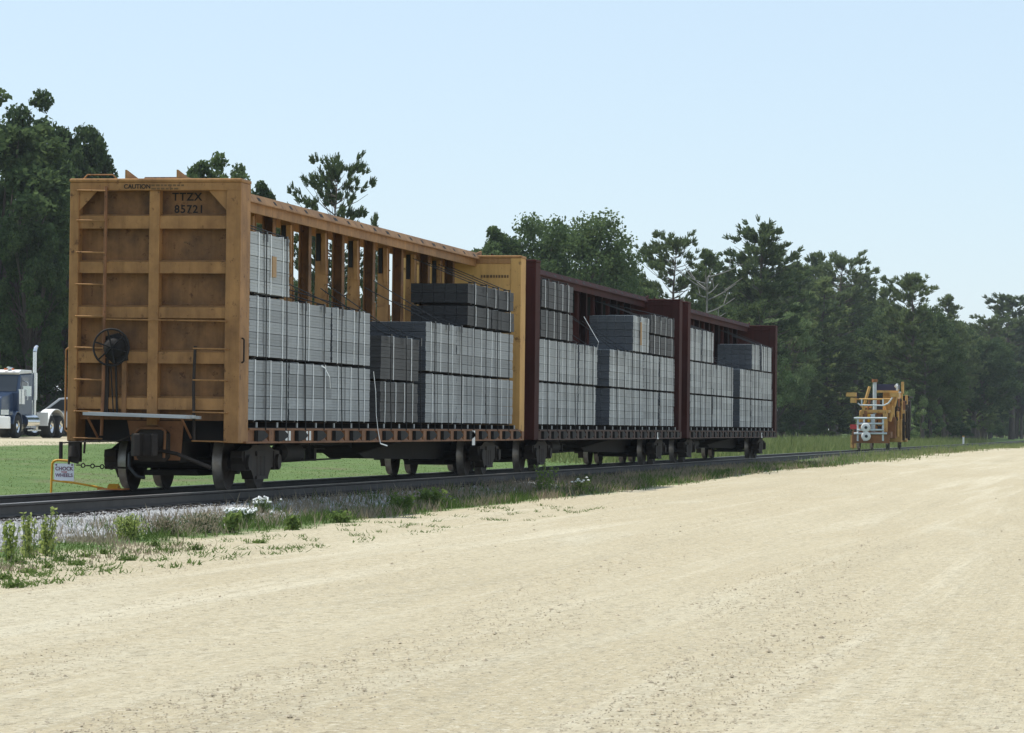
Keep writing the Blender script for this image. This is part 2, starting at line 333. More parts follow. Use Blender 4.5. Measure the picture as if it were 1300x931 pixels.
def make_bogie(parent, x):
    bo = MB().prism([(-1.0,.50),(-.55,.36),(.55,.36),(1.0,.50),(1.0,.66),(-1.0,.66)], 'x', -.21, .21).build('bogie', GRIME, parent, loc=(x,0,0))
    for s in (-1,1): side_frame(s*1.0).build('side_frame', GRIME2, bo)
    for ax in (-.9,.9):
        MB().cyl((ax,-1.1,.42),(ax,1.1,.42),.085,.085,12).build('axle', GRIME, bo)
        for s in (-1,1):
            w = link('wheel', WM, bo, (ax, s*.755, .42)); t = link('tread', TM, bo, (ax, s*.755, .42))
            if s > 0: w.rotation_euler.z = math.pi; t.rotation_euler.z = math.pi
        i = -1 if ax > 0 else 1
        MB().prism([(-.72,.36),(0,.24),(.72,.36),(.72,.46),(-.72,.46)], 'x', ax+i*.46, ax+i*.56).build('brake_beam', GRIME, bo)
        for s in (-1,1): MB().box(ax+i*.43,ax+i*.49,s*.755-.06,s*.755+.06,.28,.56).build('brake_shoe', GRIME2, bo)
    MB().box(-1.25,1.25,-.42,.42,.22,.30).build('spring_plank', GRIME, bo)
    return bo
def bulkhead(root, PN, PD, face, front, PW=None):
    """face: +1 for the end at x=0 (outer face towards -x), -1 for the far end"""
    X = (lambda a: a) if face > 0 else (lambda a: LEN-a)
    def bx(m, a, b, *r): lo, hi = sorted((X(a), X(b))); return m.box(lo, hi, *r)
    bh = bx(MB(), .19, .22, -1.12, 1.19, 1.06, 4.56).build('bulkhead', PD, root)
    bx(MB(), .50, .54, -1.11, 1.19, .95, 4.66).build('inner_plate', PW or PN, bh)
    bx(MB(), .46, .495, -1.10, 1.19, .74, 1.2).build('shade_plate', GRIME, bh)  # dark sheet added so the open void below the panel reads as shade
    for y0, y1 in ((-1.33,-1.10),(1.19,1.33)):
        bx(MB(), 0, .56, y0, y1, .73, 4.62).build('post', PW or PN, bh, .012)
    bx(MB(), .02, .19, -.065, .095, .98, 4.5).build('post', PN, bh, .006)
    for z0, z1 in ((3.93,4.14),(3.26,3.45),(2.59,2.77),(1.91,2.10),(1.22,1.41)):
        for ya, yb in ((-1.10,-.066),(.096,1.19)):
            m = MB(); lo, hi = sorted((X(.035), X(.13)))
            if face > 0: m.prism([(.19,z0+.02),(.04,z0),(.04,z1-.02),(.19,z1+.015)], 'y', ya, yb)
            else: bx(m, .04, .19, ya, yb, z0, z1)
            m.build('rib', PN, bh)
    bx(MB(), -.005, .553, -1.31, 1.33, 4.50, 4.62).build('top_beam', PN, bh, .01)
    bx(MB(), -.02, .57, -1.34, 1.34, 4.621, 4.68).build('top_plate', PN, bh, .02)
    for s, e in ((1, 1.19), (-1, -1.10)):
        m = MB(); a, b = sorted((X(.03), X(.05))); m.prism([(e,4.5),(e-s*.28,4.5),(e,4.20)], 'x', a, b).build('gusset', PN, bh)
    for y in (.46,-.34):
        a, b = (X(.0), X(.75)); MB().prism([(a,4.68),(b,4.68),(b,4.70),(a,4.81)] if face > 0 else [(b,4.68),(a,4.68),(a,4.80),(b,4.70)], 'y', y-.014, y+.014).build('gusset', PN, bh)
    hx = X(.12); MB().tube([(hx,1.16,4.68),(hx,1.10,4.745),(hx,.70,4.745),(hx,.64,4.68)], .011).build('grab_iron', PN, bh)
    return bh
def hose(pts, r): return MB().tube(pts, r, 7)
def make_car(x0, PN, PD, RU, label, name, front=False, num=None):
    root = empty(name, (x0,0,0), 0, label, 'railcar', 'lumber railcars coupled in a row on the track')
    bulkhead(root, PN, PD, 1, front); bulkhead(root, PN, PD, -1, False, YLIT if front else None)
    XA, XB = .55, LEN-.55
    # centre beam
    tc = MB().prism([(-.42,4.61),(-.33,4.74),(.33,4.74),(.42,4.61),(.42,4.59),(.345,4.60),(.345,4.44),(.31,4.44),(.31,4.60),(-.31,4.60),(-.31,4.44),(-.345,4.44),(-.345,4.60),(-.42,4.59)], 'x', XA, XB).build('top_chord', PN, root)
    m = MB(); k = 0
    while XA+.8+k*1.05 < XB-.3:
        xx = XA+.8+k*1.05; m.prism([(-.405,4.636),(-.365,4.694),(-.36,4.690),(-.40,4.632)], 'x', xx, xx+random.uniform(.12,.3)); k += 1
    tag(m.build('lashing_slots', GRIME, tc), kind='stuff')
    for k in range(17):
        xx = 1.65+k*PITCH
        if k % 2:
            c = MB(); c.prism([(-.13,1.0),(.13,1.0),(.10,3.95),(.10,4.6),(-.10,4.6),(-.10,3.95)], 'x', xx-.03, xx); c.box(xx,xx+.12,-.02,.02,1.0,4.6); c.prism([(-.11,1.0),(.11,1.0),(.09,4.6),(-.09,4.6)], 'x', xx+.12, xx+.14)
            o = c.build('column', PN, root)
            MB().prism([(xx-.16,4.44),(xx-.03,4.44),(xx-.03,3.72),(xx-.07,3.72)], 'y', -.105, -.03).build('wedge', PN, o)
            MB().box(xx-.05,xx-.031,.005,.085,3.95,4.44).build('slot', GRIME, o)
        else:
            c = MB(); c.box(xx+.15,xx+.17,-.09,.09,1.0,4.6)
            c.prism([(-.10,1.0),(-.085,1.0),(-.08,4.6),(-.095,4.6)], 'x', xx-.03, xx+.15); c.prism([(.085,1.0),(.10,1.0),(.095,4.6),(.08,4.6)], 'x', xx-.03, xx+.15)
            o = c.build('column', PD, root)  # recess shade of these channels partly put into the darker grimy paint
        lt = MB().bar((xx+.04,-.16,1.1),(xx+.03,-.13,3.35),.02,.02); lt.build('strap_guide', PN, o)
    MB().prism([(-.30,.97),(.30,.97),(.13,1.5),(-.13,1.5)], 'x', XA, XB).build('beam_base', PD, root)
    # deck and sills
    MB().box(XA,XB,-1.30,1.30,.93,.965).build('deck', GRIME2, root)
    for s in (-1, 1):
        sl_ = MB(); y = s*1.30
        a, b = sorted((y, y+s*.055)); sl_.box(.56,LEN-.56,a,b,.925,.955); a, b = sorted((y-s*.005, y+s*.02)); sl_.box(.56,LEN-.56,a,b,.755,.925); a, b = sorted((y-s*.04, y+s*.075)); sl_.box(.3,LEN-.3,a,b,.725,.754)
        so_ = sl_.build('side_sill', RU, root)
        if s > 0: continue
        for k in range(18):
            xx = .95+k*PITCH
            if xx > LEN-1: break
            MB().prism([(xx,.75),(xx,.92),(xx+.36,.92),(xx+.62,.855),(xx+.58,.82),(xx+.30,.77)], 'y', -1.385, -1.322).build('winch', GRIME, so_)
            MB().box(xx+.70,xx+.95,-1.375,-1.321,.757,.922).build('stake_pocket', RU, so_)
            MB().prism([(-1.32,.755),(-1.372,.755),(-1.321,.83)], 'x', xx+.3, xx+.66).build('gusset', RU, so_)
    for k in range(18):
        xx = 1.2+k*PITCH
        if xx < LEN-.8: rs_ = MB().box(xx-.022,xx+.022,-1.28,1.30,.966,1.045).build('deck_riser', GRIME, root); MB().box(xx-.025,xx+.025,-1.30,-1.281,.966,1.045).build('riser_end', BOARDW, rs_)  # riser bodies coloured dark for the shade under the load, ends left pale
    # under
    MB().prism([(.3,.74),(.3,.42),(3.2,.42),(3.9,.66),(11.2,.66),(12.6,.40),(18.6,.34),(20.2,.42),(LEN-.3,.42),(LEN-.3,.74)], 'y', -.34, .34).build('centre_sill', GRIME, root)
    for xx in (2.2, 11.7, LEN-2.6): MB().prism([(-1.28,.74),(1.28,.74),(.4,.5),(-.4,.5)], 'x', xx-.18, xx+.18).build('cross_bearer', GRIME, root)
    rs = MB().cyl((4.4,-.82,.56),(5.5,-.82,.56),.15,.15,14); rs.cyl((4.3,-.82,.56),(4.4,-.82,.56),.08,.15,14); rs.cyl((5.5,-.82,.56),(5.6,-.82,.56),.15,.08,14); rs.build('air_reservoir', GRIME, root)
    rd = MB(); rd.tube([(3.3,-.7,.36),(4.1,-.7,.40),(9.3,-.66,.43)], .016); rd.tube([(5.6,-.5,.6),(8.8,-.5,.6)], .014); rd.tube([(3.2,-.9,.70),(3.2,-.9,.36)], .014); rd.tube([(6.9,-.7,.72),(6.9,-.7,.43)], .014)
    for xx in (6.2,6.6,7.4): rd.box(xx,xx+.16,-.66,-.5,.40,.62)
    rd.build('brake_rigging', GRIME, root)
    make_bogie(root, 2.25); make_bogie(root, LEN-2.75)
    # couplers
    for s in (0, 1):
        X = (lambda a: a) if not s else (lambda a: LEN-a)
        m = MB(); a, b = sorted((X(.3), X(-.28))); m.box(a,b,-.08,.08,.76-.16,.76+.0)
        q = [(-.28,.20),(-.42,.20),(-.55,.12),(-.55,.02),(-.40,.02),(-.38,-.10),(-.55,-.16),(-.50,-.24),(-.28,-.16)]
        m.prism([(X(p),v) for p, v in q], 'z', .52, .86); m.build('coupler', GRIME2, root, .02)
        hose([(X(-.05),.25,.62),(X(-.25),.27,.55),(X(-.36),.24,.36),(X(-.40),.10,.22),(X(-.42),-.02,.20)], .025).build('air_hose', BLKP, root)
    if front:
        MB().prism([(-.45,1.05),(.42,1.05),(.30,.46),(-.40,.46),(-.42,.62)], 'x', .10, .14).build('end_sill', RU, root)
        m = MB(); m.prism([(-.20,.92),(.16,.92),(.22,.86),(.22,.50),(.16,.44),(-.20,.44),(-.26,.50),(-.26,.86)], 'x', -.10, .10); m.build('coupler_housing', GRIME2, root, .02)
        MB().tube([(-.12,-.22,.50),(-.13,-.24,.90),(-.13,-.18,.94),(-.13,.16,.94),(-.13,.22,.88),(-.12,.22,.50)], .022).build('coupler_carrier', RU, root)
        # brake step
        bp = empty('brake_step', (0,0,0)); bp.parent = root
        for k, (a, b, zz) in enumerate(((-.52,-.34,1.115),(-.335,-.16,1.12),(-.155,.0,1.11))):
            o = MB().bar((( a+b)/2,.92-.02*k,zz+.03),((a+b)/2,-.68-.04*k,zz-.005),b-a,.045).build('plank', BOARDW, bp)
        for yy in (.85,-.6): MB().tube([(-.5,yy,1.085),(0,yy,.8)], .02).build('step_bracket', RU, bp)
        # hand brake
        MB().ring((-.16,.605,2.14), .275, .016, 'x').build('brake_wheel', GRIME, root)
        m = MB()
        for k in range(6):
            th = k*math.pi/3+.3; m.cyl((-.14,.605,2.14),(-.16,.605+.27*math.cos(th),2.14+.27*math.sin(th)),.014,.012,5)
        m.build('spoke', GRIME, root)
        m = MB(); m.lathe([(0,0),(0,.10),(.06,.16),(.18,.17),(.18,0)], (-.13,.595,2.14), 'x', 18); m.build('brake_gearbox', GRIME, root)
        m = MB(); m.prism([(.40,1.95),(.62,1.9),(.80,2.05),(.78,2.3),(.55,2.36),(.42,2.25)], 'x', .0, .10); m.build('brake_housing', GRIME, root)
        MB().box(.02,.08,.70,.78,1.15,1.98).build('brake_bracket', GRIME2, root); MB().box(.02,.08,.42,.49,1.15,1.95).build('brake_bracket', PD, root)
        MB().tube([(.0,.58,1.9),(.0,.55,1.15)], .018).tube([(0,.66,1.9),(-.02,.60,1.14)], .010).build('brake_chain', GRIME, root)
        # ladders
        ld = MB().tube([(-.03,.76,4.56),(-.03,.76,1.62),(-.03,.78,.82)], .026, 8).build('ladder', RU, root)
        for zz in (4.50,4.05,3.57,3.09,2.61,2.14,1.66,1.18,.78):
            MB().tube([(-.0,1.22,zz+.0),(-.05,1.18,zz),(-.05,.76,zz-.008)], .013).build('rung', PN, ld); 
        l2 = MB().tube([(-.03,-.66,2.17),(-.03,-.64,1.6),(-.03,-.66,.76)], .024, 8).build('ladder', GRIME2, root)
        for zz in (2.13,1.66,1.18,.75): MB().tube([(-.05,-.63,zz+.006),(-.05,-1.14,zz),(.0,-1.17,zz)], .013).build('rung', PN, l2)
        MB().tube([(0,.74,2.565),(-.06,.72,2.565),(-.06,-1.12,2.545),(.0,-1.14,2.545)], .013).build('grab_iron', PN, root)
        MB().tube([(.10,1.335,2.15),(.12,1.40,2.10),(.12,1.40,.90),(.10,1.335,.85)], .014).build('grab_iron', PN, root)
        MB().tube([(.12,-1.335,2.3),(.12,-1.37,2.28),(.12,-1.37,1.95),(.12,-1.335,1.93)], .014).build('grab_iron', GRIME2, root)
        MB().tube([(.02,1.28,.75),(-.02,1.28,.60),(-.04,1.28,.38)], .018).tube([(.02,1.05,.75),(-.02,1.05,.55)], .018).build('sill_step', GRIME2, root)
        MB().box(-.03,.03,1.40,1.44,.46,.72).build('uncoupling_handle', RUSTW, root)
        MB().tube([(0,1.42,.70),(-.05,1.2,.72),(-.10,.5,.74),(-.14,.2,.86)], .013).build('uncoupling_lever', GRIME2, root)
        m = MB(); m.box(-.02,.10,1.12,1.30,.42,.73); m.cyl((-.04,1.22,.50),(-.04,1.22,.66),.07,.05,8); m.build('corner_bracket', GRIME2, root)
        MB().tube([(-.1,-.1,.62),(-.2,-.45,.56),(-.14,-.95,.36)], .03, 7).build('train_pipe', GRIME2, root)
        # lettering
        lettering('CAUTION', .092, (-.009,.12+.16,4.555), (0,-1,0), (0,0,1), LETK, root, wscale=1.0)
        m = MB()
        for row, (yy, ww) in enumerate(((.06,.50),(.06,.36))):
            y = yy
            while y > yy-ww: w = random.uniform(.03,.07); m.box(-.008,-.004,y-w,y,4.575-row*.05-.013,4.575-row*.05+.013); y -= w+.02
        m.build('stencil_smudge', LETF, root)
        lettering('TTZX', .165, (.187,-.44,4.41), (0,-1,0), (0,0,1), LETK, root, wscale=1.0, space=1.15)
        lettering('85721', .165, (.187,-.475,4.225), (0,-1,0), (0,0,1), LETK, root, wscale=1.0, space=1.15)
        m = MB()
        for (y, w, z) in ((-.40,.05,3.73),(-.47,.03,3.725),(-.66,.04,3.72)): m.box(.185,.189,y-w,y,z-.012,z+.012)
        m.build('stencil_smudge', LETF, root)
        for (xx, w) in ((2.62,.16),(3.95,.14)):
            for q in range(2): MB().box(xx+q*.20,xx+q*.20+w*.8,-1.384,-1.380,.765,.915).build('placard', WHT, root)
    if num: lettering(num, .17, (-.004,-.98 if not front else 0,4.05), (0,-1,0), (0,0,1), LETW, root)
    MB().box(17.45,17.75,-1.385,-1.381,.64,.93).build('placard', WHT, root) if front else MB().box(18.3,18.6,-1.385,-1.381,.72,.90).build('placard', WHT, root)
    return root
X2, X3 = 24.6, 49.2
car1 = make_car(0, YEL, YELD, YRUST, 'yellow-orange centre-beam lumber railcar with rust, nearest and brightest of the coupled three', 'lumber_railcar', True)
car2 = make_car(X2, BRN, BRND, BRUST, 'dark brown centre-beam lumber railcar coupled directly behind the yellow one', 'lumber_railcar', False, '56')
car3 = make_car(X3, BRN, BRND, BRUST, 'dark brown centre-beam lumber railcar at the far end of the row', 'lumber_railcar', False)
# stencil line on the yellow car's far inner wall
m = MB(); y = -.45
while y > -1.05: w = random.uniform(.03,.06); m.box(LEN-.546,LEN-.543,y-w,y,4.20,4.26); y -= w+.02
m.build('stencil_smudge', LETF, car1)

# ------------------------------------------------------------------ board bundles
_bm = {}
ENDG = mat('shaded_board_ends', (.068,.076,.09), .7, (.04,.046,.055), .8, 4, var=.15)  # board ends darkened: shade on the end faces put into colour
def layer_mesh(L, h, m, rows, cols=5, wid=1.16):
    key = (round(L,2), round(h,3), m.name, rows)
    if key not in _bm:
        vs = []
        for v in range(2):
            b = MB(); t = h/rows
            for r in range(rows):
                for c in range(cols):
                    y0 = -wid/2+c*wid/cols; j = random.uniform(0,.012); yo = random.uniform(-.003,.003) if c == 0 else 0
                    b.box(-L/2+j, L/2-random.uniform(0,.012), y0+.003+yo, y0+wid/cols-.003, r*t+.001, (r+1)*t-.001)
            me = b.mesh('board_layer', m)
            if m in (WRAP, WRAPL, WRAPM):
                me.materials.append(ENDG)
                for p in me.polygons:
                    if abs(p.normal.x) > .9: p.material_index = 1
            vs.append(me)
        _bm[key] = vs
    return _bm[key]
_cnt = 0
def bundle(xa, xb, z0, H, m, label, layers=5, rows=4, straps=3, dark=True, yc=-.74, group='bundles of boards on the railcars', wood=None, rd=None):
    global _cnt; _cnt += 1
    rd = rd or random.Random(_cnt*13+5)
    L = xb-xa-.03; root = empty('board_bundle', ((xa+xb)/2, yc+rd.uniform(-.004,.03), z0), rd.uniform(-.005,.005), label, 'lumber bundle', group)
    for yy in (-.9,.9):
        MB().box(yy*L/2*.8-.045, yy*L/2*.8+.045, -.575, .575, 0, .028).build('runner', DUNN, root)
    h = (H-.03)/layers
    for k in range(layers):
        me = layer_mesh(L, h-.007, m, rows)[rd.randrange(2)]
        o = link('board_layer', me, root, (rd.uniform(-.008,.008), rd.uniform(-.006,.006), .03+k*h))
    for k in range(straps):
        x = -L/2+L*(k+.5+rd.uniform(-.15,.15))/straps; t = rd.uniform(-.02,.02)
        pts = [(x,-.592,.02),(x+t*.6,-.594,H*.35),(x+t,-.594,H*.7),(x,-.592,H+.004)]
        s = MB()
        for a, b in zip(pts[:-1], pts[1:]): s.bar(a, b, .028, .006, up=(0,1,0))
        s.box(x-.014,x+.014,-.592,.55,H+.001,H+.006); s.build('strap', STRAPW, root)
    if dark:
        for k in range(max(1,int(round(L/2.2)))):
            x = -L/2+L*(k+.35)/max(1,int(round(L/2.2)))+rd.uniform(-.1,.1); t = rd.uniform(.0,.07)
            MB().bar((x,-.590,.02),(x-t,-.590,H),.016,.005,up=(0,1,0)).build('strap', BLKP, root)
    if wood: MB().box(wood[0],wood[1],-.606,-.586,wood[2],wood[3]).build('wood_block', WOODN, root)
    return root
ORD = ['first','second','third','fourth','fifth','sixth','seventh','eighth']
ZT = (1.05, 2.02, 2.99); HB = .945
def row(edges, tier, m, carname, side, **k):
    tn = ('bottom','middle','top')[tier]; out = []
    for i, (a, b) in enumerate(zip(edges[:-1], edges[1:])):
        out.append(bundle(a, b, ZT[tier], HB, m, f'grey board bundle, {tn} tier, {ORD[i]} from the {side}, {carname}', **k))
    return out
# yellow car
E1a, E1b = [.58,3.05,5.9,8.75], [13.3,16.2,19.2,22.2]
row(E1a, 0, WRAP, 'yellow railcar', 'near end'); row(E1a, 1, WRAP, 'yellow railcar', 'near end')
bundle(.58, 3.05, ZT[2], HB, WRAPL, 'pale grey bundle alone on top beside the near end wall of the yellow railcar', wood=(.05,.30,.30,.62))
row(E1b, 0, WRAP, 'yellow railcar', 'charcoal-filled gap'); row(E1b, 1, WRAP, 'yellow railcar', 'charcoal-filled gap')
bundle(9.7, 12.85, 1.05, .74, WRAPD, 'charcoal board bundle at deck level in the gap on the yellow railcar', 4, 3, 4, False, yc=-.70, group='charcoal bundles on the yellow railcar')
bundle(9.7, 12.85, 1.81, .80, WRAPD, 'charcoal board bundle stacked upper of two in the gap on the yellow railcar', 4, 3, 2, False, yc=-.70, group='charcoal bundles on the yellow railcar')
for i, (a, b) in enumerate(((17.2,19.65),(19.7,22.2))):
    for j in range(2):
        bundle(a, b, 2.99+j*.44, .42, WRAPK, f'thin black board bundle, {"lower" if not j else "upper"} one of the {"nearer" if not i else "farther"} topmost pair, yellow railcar', 2, 3, 2, True, group='thin black bundles topping the yellow railcar')
# nearer brown car
E2a, E2b = [25.3,27.9,30.5,33.1], [35.1,38.0,40.9,43.7,46.6]
for t in (0,1):
    row(E2a, t, WRAPM, 'nearer brown railcar', 'near end'); row(E2b, t, WRAPM, 'nearer brown railcar', 'dark gap')
for j in range(2): bundle(25.4, 29.6, 2.99+j*.66, .63, WRAPD, f'white-strapped charcoal bundle, {"lower" if not j else "upper"} of two beside the near wall, nearer brown railcar', 4, 3, 4, False, group='strapped charcoal bundles on the nearer brown railcar')
bundle(38.9, 41.7, 2.99, HB, WRAPM, 'pale grey top-tier bundle with dark end face on the nearer brown railcar', wood=(-.3,-.05,.2,.8))
for j in range(2): bundle(41.9, 46.5, 2.99+j*.55, .52, WRAPD, f'white-strapped charcoal bundle, {"lower" if not j else "upper"} of two beside the far wall, nearer brown railcar', 3, 3, 4, False, group='strapped charcoal bundles on the nearer brown railcar')
# farther brown car
E3a, E3b = [49.9,52.5,55.1,57.6,60.2], [62.1,65.1,68.0,71.2]
for t in (0,1):
    row(E3a, t, WRAPM, 'farther brown railcar', 'near end'); row(E3b, t, WRAPM, 'farther brown railcar', 'dark gap')
bundle(49.9, 52.5, 2.99, HB, WRAPM, 'pale grey top-tier bundle against the near wall of the farther brown railcar')
bundle(52.5, 55.1, 2.99, HB, WRAPM, 'pale grey top-tier bundle second from the near wall of the farther brown railcar')
bundle(65.3, 67.6, 2.99, .86, WRAPM, 'pale grey top-tier bundle with wide dark end face on the farther brown railcar')
bundle(68.0, 71.1, 2.99, .86, WRAPM, 'pale grey top-tier bundle against the far wall of the farther brown railcar')

# hold-down cables of each car, over the load and down to the winches
def load_top(x):
    def inn(E): return E[0] <= x <= E[-1]
    if .58 <= x <= 3.05 or 49.9 <= x <= 55.1 : return 3.94
    if 9.7 <= x <= 12.85: return 2.62
    if 17.2 <= x <= 22.2: return 3.86
    if 25.4 <= x <= 29.6: return 4.30
    if 38.9 <= x <= 41.7: return 3.94
    if 41.9 <= x <= 46.5: return 4.07
    if 65.3 <= x <= 71.1: return 3.86
    if inn(E1a) or inn(E1b) or inn(E2a) or inn(E2b) or inn(E3a) or inn(E3b): return 2.97
    return None
for car, x0 in ((car1,0),(car2,X2),(car3,X3)):
    for k in range(17):
        xx = 1.45+k*PITCH; t = load_top(x0+xx)
        if t is None or xx > LEN-1.0: continue
        a = random.uniform(-.05,.05); zc = min(4.35, t+random.uniform(.35,1.0)); xo = -random.uniform(.3,1.3) if zc < 4.2 else -.2
        c = MB().tube([(xx+xo,-.12,zc),(xx,-1.18,t+.05),(xx+.01,-1.345,t+.0),(xx+a,-1.352,(t+.9)/2),(xx+.02,-1.365,.93)], .0095, 5).build('cable', CABLE, car)
        MB().box(xx-.045,xx+.045,-1.36,-1.22,t+.004,t+.02).box(xx-.045,xx+.045,-1.362,-1.348,t-.13,t+.003).build('corner_guard', BLKP, c)
# loose white strap ends
def loose(pts, label):
    s = MB()
    for a, b in zip(pts[:-1], pts[1:]): s.bar(a, b, .022, .005, up=(0,1,0))
    return tag(s.build('loose_strap', STRAPW), label, 'strap')
loose([(5.0,-1.36,1.98),(5.15,-1.38,1.95),(5.45,-1.39,1.80),(5.55,-1.38,1.62)], 'short loose white strap end dangling at mid height on the near grey bundles')
loose([(8.7,-1.38,1.95),(8.80,-1.40,1.6),(8.86,-1.40,1.2),(8.9,-1.43,.9),(9.0,-1.45,.70),(9.5,-1.46,.66)], 'long white strap hanging from the grey bundles down past the yellow side sill')
loose([(34.0,-.9,1.5),(33.4,-1.3,3.1),(33.0,-1.0,3.7)], 'pale strap slanting up in front of the brown columns above the dark gap')
loose([(67.4,-1.36,3.90),(67.5,-1.40,3.4),(67.35,-1.40,2.5)], 'white strap hanging over a top bundle on the farther brown railcar')

# ------------------------------------------------------------------ ground lookups
def ground_hit(px, py):
    r = ray(px, py); z = -.3
    for _ in range(12):
        t = (z-CAM[2])/r[2]; P = CAM+r*t; z = float(ground_z(P[0], P[1]))
        if abs(P[1]) < 2.7: z = max(z, float(bal_z(P[0], P[1])))
    return Vector((P[0], P[1], z)), t

# ------------------------------------------------------------------ wheel chock sign
YTUBE = mat('yellow_tube_paint', (.70,.36,.02), .5, (.40,.17,.03), .6, 9)
SIGNW = mat('white_sign_face', (.80,.82,.88), .5)
SIGNB = mat('dark_sign_print', (.16,.06,.12), .6); SIGNR = mat('red_sign_print', (.50,.06,.08), .6)
sg = empty('wheel_chock_sign', (.55,1.15,-.2), 0, 'white CHOCK YOUR WHEELS sign in a yellow tube frame beside the rail', 'sign')
def sy(px): return 1.6+0  # unused
SX = .0
# local coordinates: x along track, y away from camera side, z up (origin on the ground at the sign)
MB().tube([(0,.60,.0),(0,.585,.58),(0,.56,.62),(0,.50,.635),(0,.28,.625)], .018, 8).build('frame_tube', YTUBE, sg)
MB().tube([(0,.28,.625),(0,.17,.60)], .02, 8).build('tube_grip', BLKP, sg)
MB().tube([(0,.575,.33),(0,.2,.29),(0,-.02,.255),(.05,-.22,.215)], .016, 8).build('lower_arm', YTUBE, sg)
pn = MB().box(-.012,-.004,.235,.545,.325,.585).build('panel', SIGNW, sg)
for t, z, s_ in (('CHOCK',.505,.078),('YOUR',.455,.034),('WHEELS',.405,.074)): lettering(t, s_, (-.0145,.39,z), (0,-1,0), (0,0,1), SIGNR if t == 'YOUR' else SIGNB, pn, wscale=1.0)
for yy in (.515,.265): MB().cyl((-.017,yy,.565),(-.012,yy,.565),.014,.014,10).build('bolt', SIGNB, pn)
MB().prism([(-.02,0),(.20,0),(.20,.03),(.10,.09)], 'y', -.47, -.31).build('chock', YTUBE, sg, loc=(-.18,-.03,.20))
MB().prism([(-.02,0),(.34,0),(.34,.02),(-.02,.02)], 'y', -.57, -.17).build('chock_plate', mat('orange_plate', (.55,.18,.04), .7), sg, loc=(-.2,-.03,.2))
ch = MB(); 
for k in range(8): 
    y = .17-k*.075; ch.ring((0,y,.565-.004*k), .030, .010, 'x' if k % 2 else 'z', 10, 5)
ch.bar((0,-.40,.535),(.1,-.62,.53),.03); ch.build('chain', GRIME2, sg)

# ------------------------------------------------------------------ semi truck and parked car
NAVY = mat('dark_blue_truck_paint', (.03,.055,.11), .22, spec=.6)
CHROME = mat('polished_steel', (.75,.75,.76), .18, metal=1.0)
GLASS = mat('dark_window_glass', (.02,.025,.03), .08, spec=.8)
TYRE = mat('tyre_rubber', (.02,.02,.02), .85)
AMBER = mat('amber_lens', (.6,.15,.03), .3); REDL = mat('red_lens', (.5,.03,.03), .3)
LENS = mat('lamp_lens', (.6,.6,.6), .15)
def wheel(parent, x, y, r=.5, w=.28):
    s = 1 if y > 0 else -1
    t = MB().lathe([(-w/2,r*.55),(-w/2,r*.9),(-w*.35,r),(w*.35,r),(w/2,r*.9),(w/2,r*.55)], (x,y,r), 'y', 24).build('wheel', TYRE, parent)
    m = MB(); m.lathe([(s*w*.42,r*.6),(s*w*.30,r*.52),(s*w*.15,r*.3),(s*w*.42,r*.2),(s*w*.42,0)], (x,y,r), 'y', 20)
    m.build('rim', CHROME, t); return t
p1, _ = ground_hit(22, 556.5)
